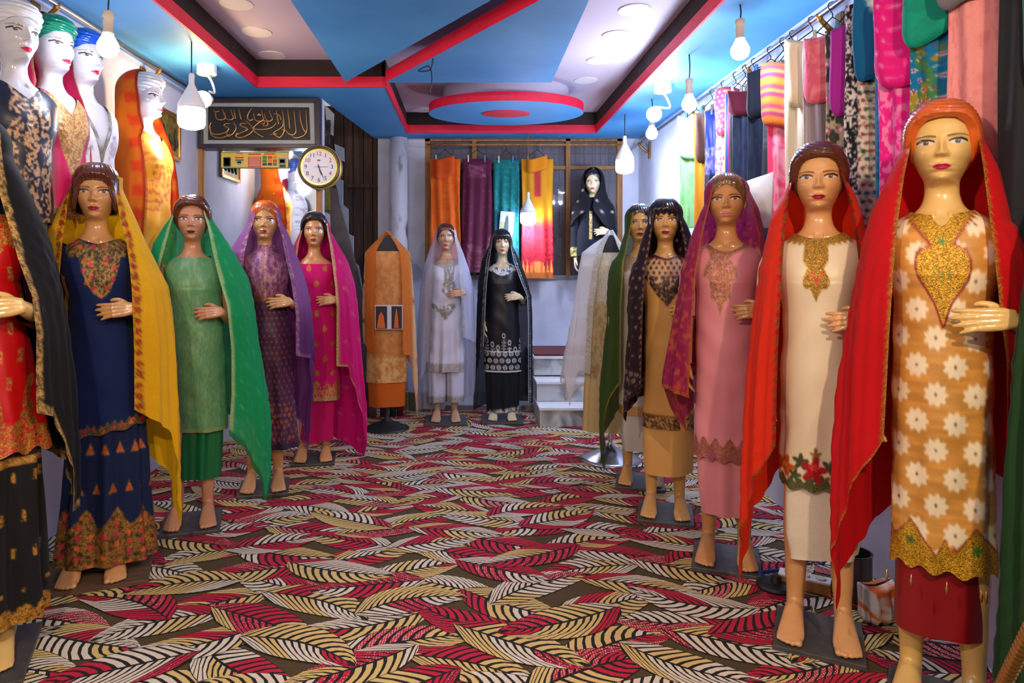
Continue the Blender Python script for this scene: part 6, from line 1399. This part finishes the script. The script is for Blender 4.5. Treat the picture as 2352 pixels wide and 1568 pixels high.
ST = [[(1080, 385), (1086, 480), (1090, 560), (1064, 615), (1000, 636), (960, 628)], [(1028, 390), (1034, 480), (1060, 560), (1085, 590)], [(975, 390), (986, 500), (992, 585), (965, 612), (925, 595), (900, 570), (868, 560)], [(920, 385), (932, 480), (940, 560)],
      [(870, 385), (885, 470), (890, 570), (858, 630), (822, 622), (800, 590), (872, 540), (880, 470)], [(820, 390), (832, 460), (842, 520)], [(800, 420), (850, 440), (860, 480)], [(755, 385), (775, 440), (786, 475), (752, 490), (724, 460), (716, 420)], [(690, 388), (700, 440), (706, 478), (662, 490), (632, 470), (622, 415)],
      [(648, 425), (660, 440), (668, 420), (676, 440), (690, 428)], [(602, 380), (574, 425), (566, 460), (592, 484), (620, 470)], [(822, 500), (790, 540), (720, 562), (640, 560), (622, 545), (672, 500), (708, 486), (744, 498), (740, 528), (700, 530)],
      [(548, 480), (600, 530), (640, 590), (712, 632)], [(630, 556), (590, 600), (520, 632), (468, 626), (478, 590)], [(560, 515), (520, 508), (504, 526), (552, 548), (564, 566), (500, 596), (470, 610)], [(440, 495), (468, 545), (440, 600), (396, 622), (386, 588)],
      [(416, 512), (380, 512), (362, 530), (402, 552), (380, 586), (312, 606), (256, 596), (232, 548), (248, 500)], [(492, 378), (502, 430), (512, 475)], [(446, 378), (456, 430), (462, 470)], [(416, 378), (434, 430), (442, 466), (404, 478), (376, 456), (368, 412)], [(346, 378), (362, 430), (372, 466), (326, 478), (294, 462), (282, 400)],
      [(240, 540), (246, 600), (282, 630), (350, 634), (412, 604)], [(270, 392), (290, 408), (320, 400)], [(690, 500), (706, 516), (722, 500)], [(766, 612), (800, 600), (826, 606)]]
for s_ in ST:
    pts = [q(a, b) for a, b in s_]; m = len(pts); rad = [.0036 + .0034 * math.sin(math.pi * (i + .3) / (m)) for i in range(m)]
    MB().tube([Vector((XZ(a, Zf), Zf + .002, ZY(b, Zf))) for a, b in pts], rad, 8, 5).obj('gold_stroke', M['gold'], fr, smooth=True)
# wall clock
Zk = YP - .1; cc = P(735, 385, Zk); ck = thing('wall_clock', 'round wall clock with brown and gold rim showing twenty-five past five', 'clock', cc); kk = Zk / F
Rm = Matrix.Rotation(math.pi / 2, 4, 'X')
CG, CB = plain('clock_gold_rim', (206, 184, 92), .3, .5), plain('clock_brown_rim', (52, 34, 26), .25, coat=.5)
R0 = 50.5 * kk
def ring(r0, r1, y0, y1, name, mat): MB().lathe([(r0, y0), (r1, y0), (r1, y1), (r0, y1), (r0, y0)][:4], 56, M=Rm).obj(name, mat, ck, smooth=False)
MB().lathe([(R0 * .80, .02), (R0 * .84, .034), (R0 * .97, .034), (R0, .022), (R0, -.035)], 60, M=Rm).obj('case', CG, ck, smooth=True)
MB().lathe([(R0 * .855, .030), (R0 * .87, .041), (R0 * .95, .041), (R0 * .965, .030)], 60, M=Rm).obj('brown_rim', CB, ck, smooth=True)
MB().lathe([(R0 * .82, .028), (R0 * .82, .0365)], 60, M=Rm).obj('inner_rim', CG, ck)
MB().lathe([(R0 * .745, .030), (R0 * .745, .039)], 60, M=Rm).obj('dial', plain('clock_dial', (226, 224, 234), .5), ck)
def text_mesh(txt, size, mat, parent, loc, name, rx=math.pi / 2):
    cu = bpy.data.curves.new(name, 'FONT'); cu.body = txt; cu.size = size; cu.align_x = 'CENTER'; cu.align_y = 'CENTER'; cu.extrude = .0006
    o = bpy.data.objects.new(name, cu); COL.objects.link(o); dg = bpy.context.evaluated_depsgraph_get(); me = bpy.data.meshes.new_from_object(o.evaluated_get(dg)); bpy.data.objects.remove(o)
    me.materials.clear(); me.materials.append(mat); r = link(bpy.data.objects.new(name, me), parent); r.location = loc; r.rotation_euler = (rx, 0, 0); return r
DK, RD = plain('clock_black', (20, 20, 22), .5), plain('clock_brown_numeral', (150, 70, 50), .5)
for h in range(1, 13):
    a = math.radians(h * 30); text_mesh(str(h), R0 * .27, RD if h in (10, 12, 2, 4) else DK, ck, (math.sin(a) * R0 * .595, -.040, math.cos(a) * R0 * .595), 'numeral')
def hand_(ang, L, w_, tail, y):
    R = Matrix.Rotation(math.radians(ang), 4, 'Y'); mb = MB(); mb.prism([(-w_ * .5, -tail), (w_ * .5, -tail), (w_ * .9, L * .6), (0, L), (-w_ * .9, L * .6)], y - .001, y, lambda u, v, dd: R @ Vector((u, dd, v))); mb.obj('clock_hand', DK, ck)
hand_(163, R0 * .40, .006, .02, -.0425); hand_(158, R0 * .60, .004, .02, -.0435); hand_(90, R0 * .50, .0014, R0 * .22, -.0445)
MB().lathe([(.007, .042), (.007, .047)], 16, M=Rm).obj('hub', DK, ck); MB().lathe([(R0 * .08, .0391), (R0 * .08, .0396)], 20, c=(0, 0, 0), M=Matrix.Translation((0, 0, R0 * .3)) @ Rm @ Matrix.Diagonal((1, .5, 1, 1))).obj('maker_mark', RD, ck)
# gilt plaque on the left wall
pl = thing('gilt_plaque', 'small gilt plaque with dark floral relief on the left wall', 'plaque', (0, 0, 0))
y0, y1 = 2.06 * F / (CX - 345), 2.06 * F / (CX - 412); zt0, zb0 = ZY(236, y0), ZY(344, y0)
OLV = two_tone('plaque_olive_gilt', (84, 74, 34), (140, 118, 58), 16, .4, .6, rough=.4, metal=.3)
MB().box(XL + .001, XL + .02, y0, y1, zb0, zt0).obj('panel', OLV, pl); 
for a, b, c, e in ((y0 - .01, y0 + .02, zb0, zt0), (y1 - .02, y1 + .01, zb0, zt0), (y0, y1, zb0 - .01, zb0 + .02), (y0, y1, zt0 - .02, zt0 + .01)): MB().box(XL + .001, XL + .03, a, b, c, e).obj('frame_side', M['gold'], pl, bevel=.004)
for i in range(4):
    yy = y0 + (y1 - y0) * (.22 + .19 * i); MB().tube([(XL + .022, yy, zb0 + .06), (XL + .026, yy + .03, zb0 + .10), (XL + .022, yy + .01, zb0 + .16 + .05 * (i % 2))], [.01, .014, .004], 8, 3).obj('relief_leaf', M['panelblack'], pl, smooth=True)

# ------------------------------------------------------------ clutter by the dark corner
def cutout(name, label, cat, pts, Z, mat, th=.012):
    o = MB().prism([(XZ(a, Z), ZY(b, Z)) for a, b in pts], Z, Z + th, lambda u, v, dd: Vector((u, dd, v))).obj(name, mat); return tag(o, label, cat)
PB = plain('pale_blue_board', (156, 166, 186), .8, noise=.2, scale=5); TB = plain('taupe_board', (104, 94, 90), .85, noise=.25, scale=6)
cutout('taupe_board', 'tall leaning taupe board behind the wall clock', 'board', [(742, 428), (770, 432), (806, 560), (850, 740), (856, 960), (744, 960)], 6.1, TB, .02)
cutout('stepped_board', 'pale blue board with stepped edge leaning in the dark corner', 'board', [(768, 405), (788, 414), (788, 470), (800, 480), (800, 536), (812, 542), (812, 600), (824, 610), (838, 700), (838, 958), (806, 958), (800, 560)], 6.2, PB, .02)
cutout('paper_sheet', 'white paper sheet hanging beside the framed calligraphy', 'paper', [(746, 240), (768, 262), (766, 312), (752, 304)], YB - .02, M['paper'], .003)
cutout('paper_sheet', 'pale blue paper just above the wall clock', 'paper', [(768, 330), (791, 340), (792, 372), (772, 362)], YB - .02, PB, .003)
cutout('cloth_strip', 'yellow green cloth strip hanging beside the mirror below the clock', 'cloth strip', [(744, 432), (758, 434), (759, 482), (746, 482)], 6.088, plain('yellow_green_cloth', (140, 136, 60), .8, noise=.3, scale=20), .01)
cutout('price_card', 'small white card beside the magenta mannequin head', 'card', [(744, 486), (758, 492), (759, 540), (746, 540)], 6.096, M['paper'], .003)
t = thing('bunting', 'crumpled dark printed cloth tucked beside the calligraphy frame', 'cloth', P(752, 320, YB - .05))
V, p = panel_grid(.06, .26, .05, floral((60, 50, 56), [(150, 40, 50), (60, 100, 100)], 20, 24, 9), 30, 40, 1.0, nf=2, fa=.008); V[..., 2] += .2; grid_obj('cloth', V, M['cotton'], t, p, True)
for i, (px, c, r) in enumerate(((856, (120, 110, 104), .035), (880, (92, 60, 92), .03), (901, (0, 84, 84), .03), (917, (120, 20, 34), .03))):
    lb = ('grey', 'violet', 'teal', 'red')[i]
    o = thing('fabric_roll', lb + ' fabric roll standing behind the orange dress form', 'fabric roll', (XZ(px, 6.1), 6.1 + .02 * i, 0), group='fabric rolls')
    MB().lathe([(r, .004), (r * 1.02, .2), (r, .5)], 20).obj('roll', plain(lb + '_roll_cloth', c, .8, noise=.2, scale=30), o, smooth=True); MB().lathe([(r * .3, .5), (r * .3, .515)], 12).obj('core', M['pine'], o)
tag(MB().prism([(-.34, 6.35), (-.62, 6.42), (-.66, 6.43), (-.66, 6.50), (-.34, 6.44)], .001, .17, lambda u, v, dd: Vector((u, v, dd))).obj('folded_carpet', carpet('carpet_spare_print', (150, 140, 120), (40, 30, 30))), 'folded spare carpet piece at the foot of the back wall', 'carpet')

# ------------------------------------------------------------ things on the floor at the right
pb = P(1782, 1348, floorZ(1350)); o = thing('pedestal_base', 'small black round pedestal base on the carpet behind the orange scarf', 'stand base', (pb.x, pb.y, 0.004))
MB().lathe([(.075, 0), (.078, .008), (.07, .018), (.022, .022), (.016, .05), (.004, .052)], 32).obj('disc', M['black'], o, smooth=False)
pw = P(1848, 1345, floorZ(1352)); o = thing('power_strip', 'wooden power strip with white sockets on the carpet', 'power strip', (pw.x, pw.y, .004), -.55)
MB().box(-.10, .10, -.035, .035, 0, .045).obj('box', M['wood'], o, bevel=.003); MB().box(-.098, .098, -.033, .033, .045, .052).obj('top_plate', M['white'], o)
for x in (-.06, 0, .06): MB().lathe([(.02, 0), (.02, .006)], 16, (x, 0, .052)).obj('socket', M['ivory'], o)
MB().box(-.05, -.005, -.022, .022, .058, .085).obj('plug', M['white'], o, bevel=.004)
BC = plain('blue_cable', (16, 44, 150), .4)
tag(MB().tube([P(1890, 1296, 2.95), P(1868, 1286, 3.0), P(1850, 1290, 3.05), P(1820, 1300, 3.05), P(1790, 1308, 3.02), P(1758, 1312, 2.98), P(1745, 1318, 2.96), P(1770, 1326, 2.96), P(1800, 1316, 3.0), P(1838, 1272, 3.1)], .006, 8, 5).obj('blue_cable', BC, smooth=True), 'coiled bright blue cable beside the power strip', 'cable')
bn = P(1942, 1370, floorZ(1372)); o = thing('metal_tin', 'dark steel tin standing behind the ivory mannequin legs', 'tin', (bn.x + .03, bn.y, .004))
MB().lathe([(.07, 0), (.07, .18), (.074, .185), (.066, .185), (.066, .02)], 28).obj('tin', plain('dark_steel', (96, 90, 88), .3, .8), o, smooth=False)
bg = P(2012, 1430, floorZ(1434)); o = thing('plastic_bag', 'crumpled white and orange plastic bag by the right wall', 'bag', (bg.x, bg.y, .006))
V, p = panel_grid(.12, .14, .09, lambda p: (p.m(ONE(p), (206, 200, 206), 0, allround=True), p.m(fnoise(p.x / 20, p.y / 20, 2) > .55, (214, 90, 30), 0, allround=True)), 30, 30, 2.0, round_=.2, nf=3, fa=.012); V[..., 2] += .162; grid_obj('bag', V, M['silk'], o, p, True)
tag(MB().box(0, .09, 0, .05, .002, .006, M=Matrix.Translation(P(1900, 1460, floorZ(1460)) * 1) @ Matrix.Rotation(.5, 4, 'Z')).obj('torn_paper', M['paper']), 'torn scrap of paper on the carpet before the ivory mannequin', 'paper')
wc = thing('white_plate', 'curved white plastic sheet leaning among the hanging suits', 'plastic sheet', P(1742, 465, 3.45))
mb = MB(); n = 12; vs = []
for i in range(n + 1):
    a = -.5 + i / n; x = .085 * math.sin(a * 1.6); y = -.04 * math.cos(a * 2.4)
    vs += [(x, y, -.13), (x + .02 * a, y, .13 + .05 * a)]
mb.add(vs, [(2 * i, 2 * i + 2, 2 * i + 3, 2 * i + 1) for i in range(n)]); o = mb.obj('sheet', M['white'], wc, smooth=True); sd = o.modifiers.new('s', 'SOLIDIFY'); sd.thickness = .003
tg = thing('price_card', 'white price card hanging on the dusty pink suit', 'card', P(2270, 365, 2.28)); MB().box(-.026, .026, 0, .003, -.075, .075).obj('card', M['paper'], tg); MB().box(-.02, .02, -.0012, 0, -.05, .04).obj('picture', plain('card_grey_print', (110, 112, 120), .6), tg); tg.rotation_euler = (0, .28, -.2)
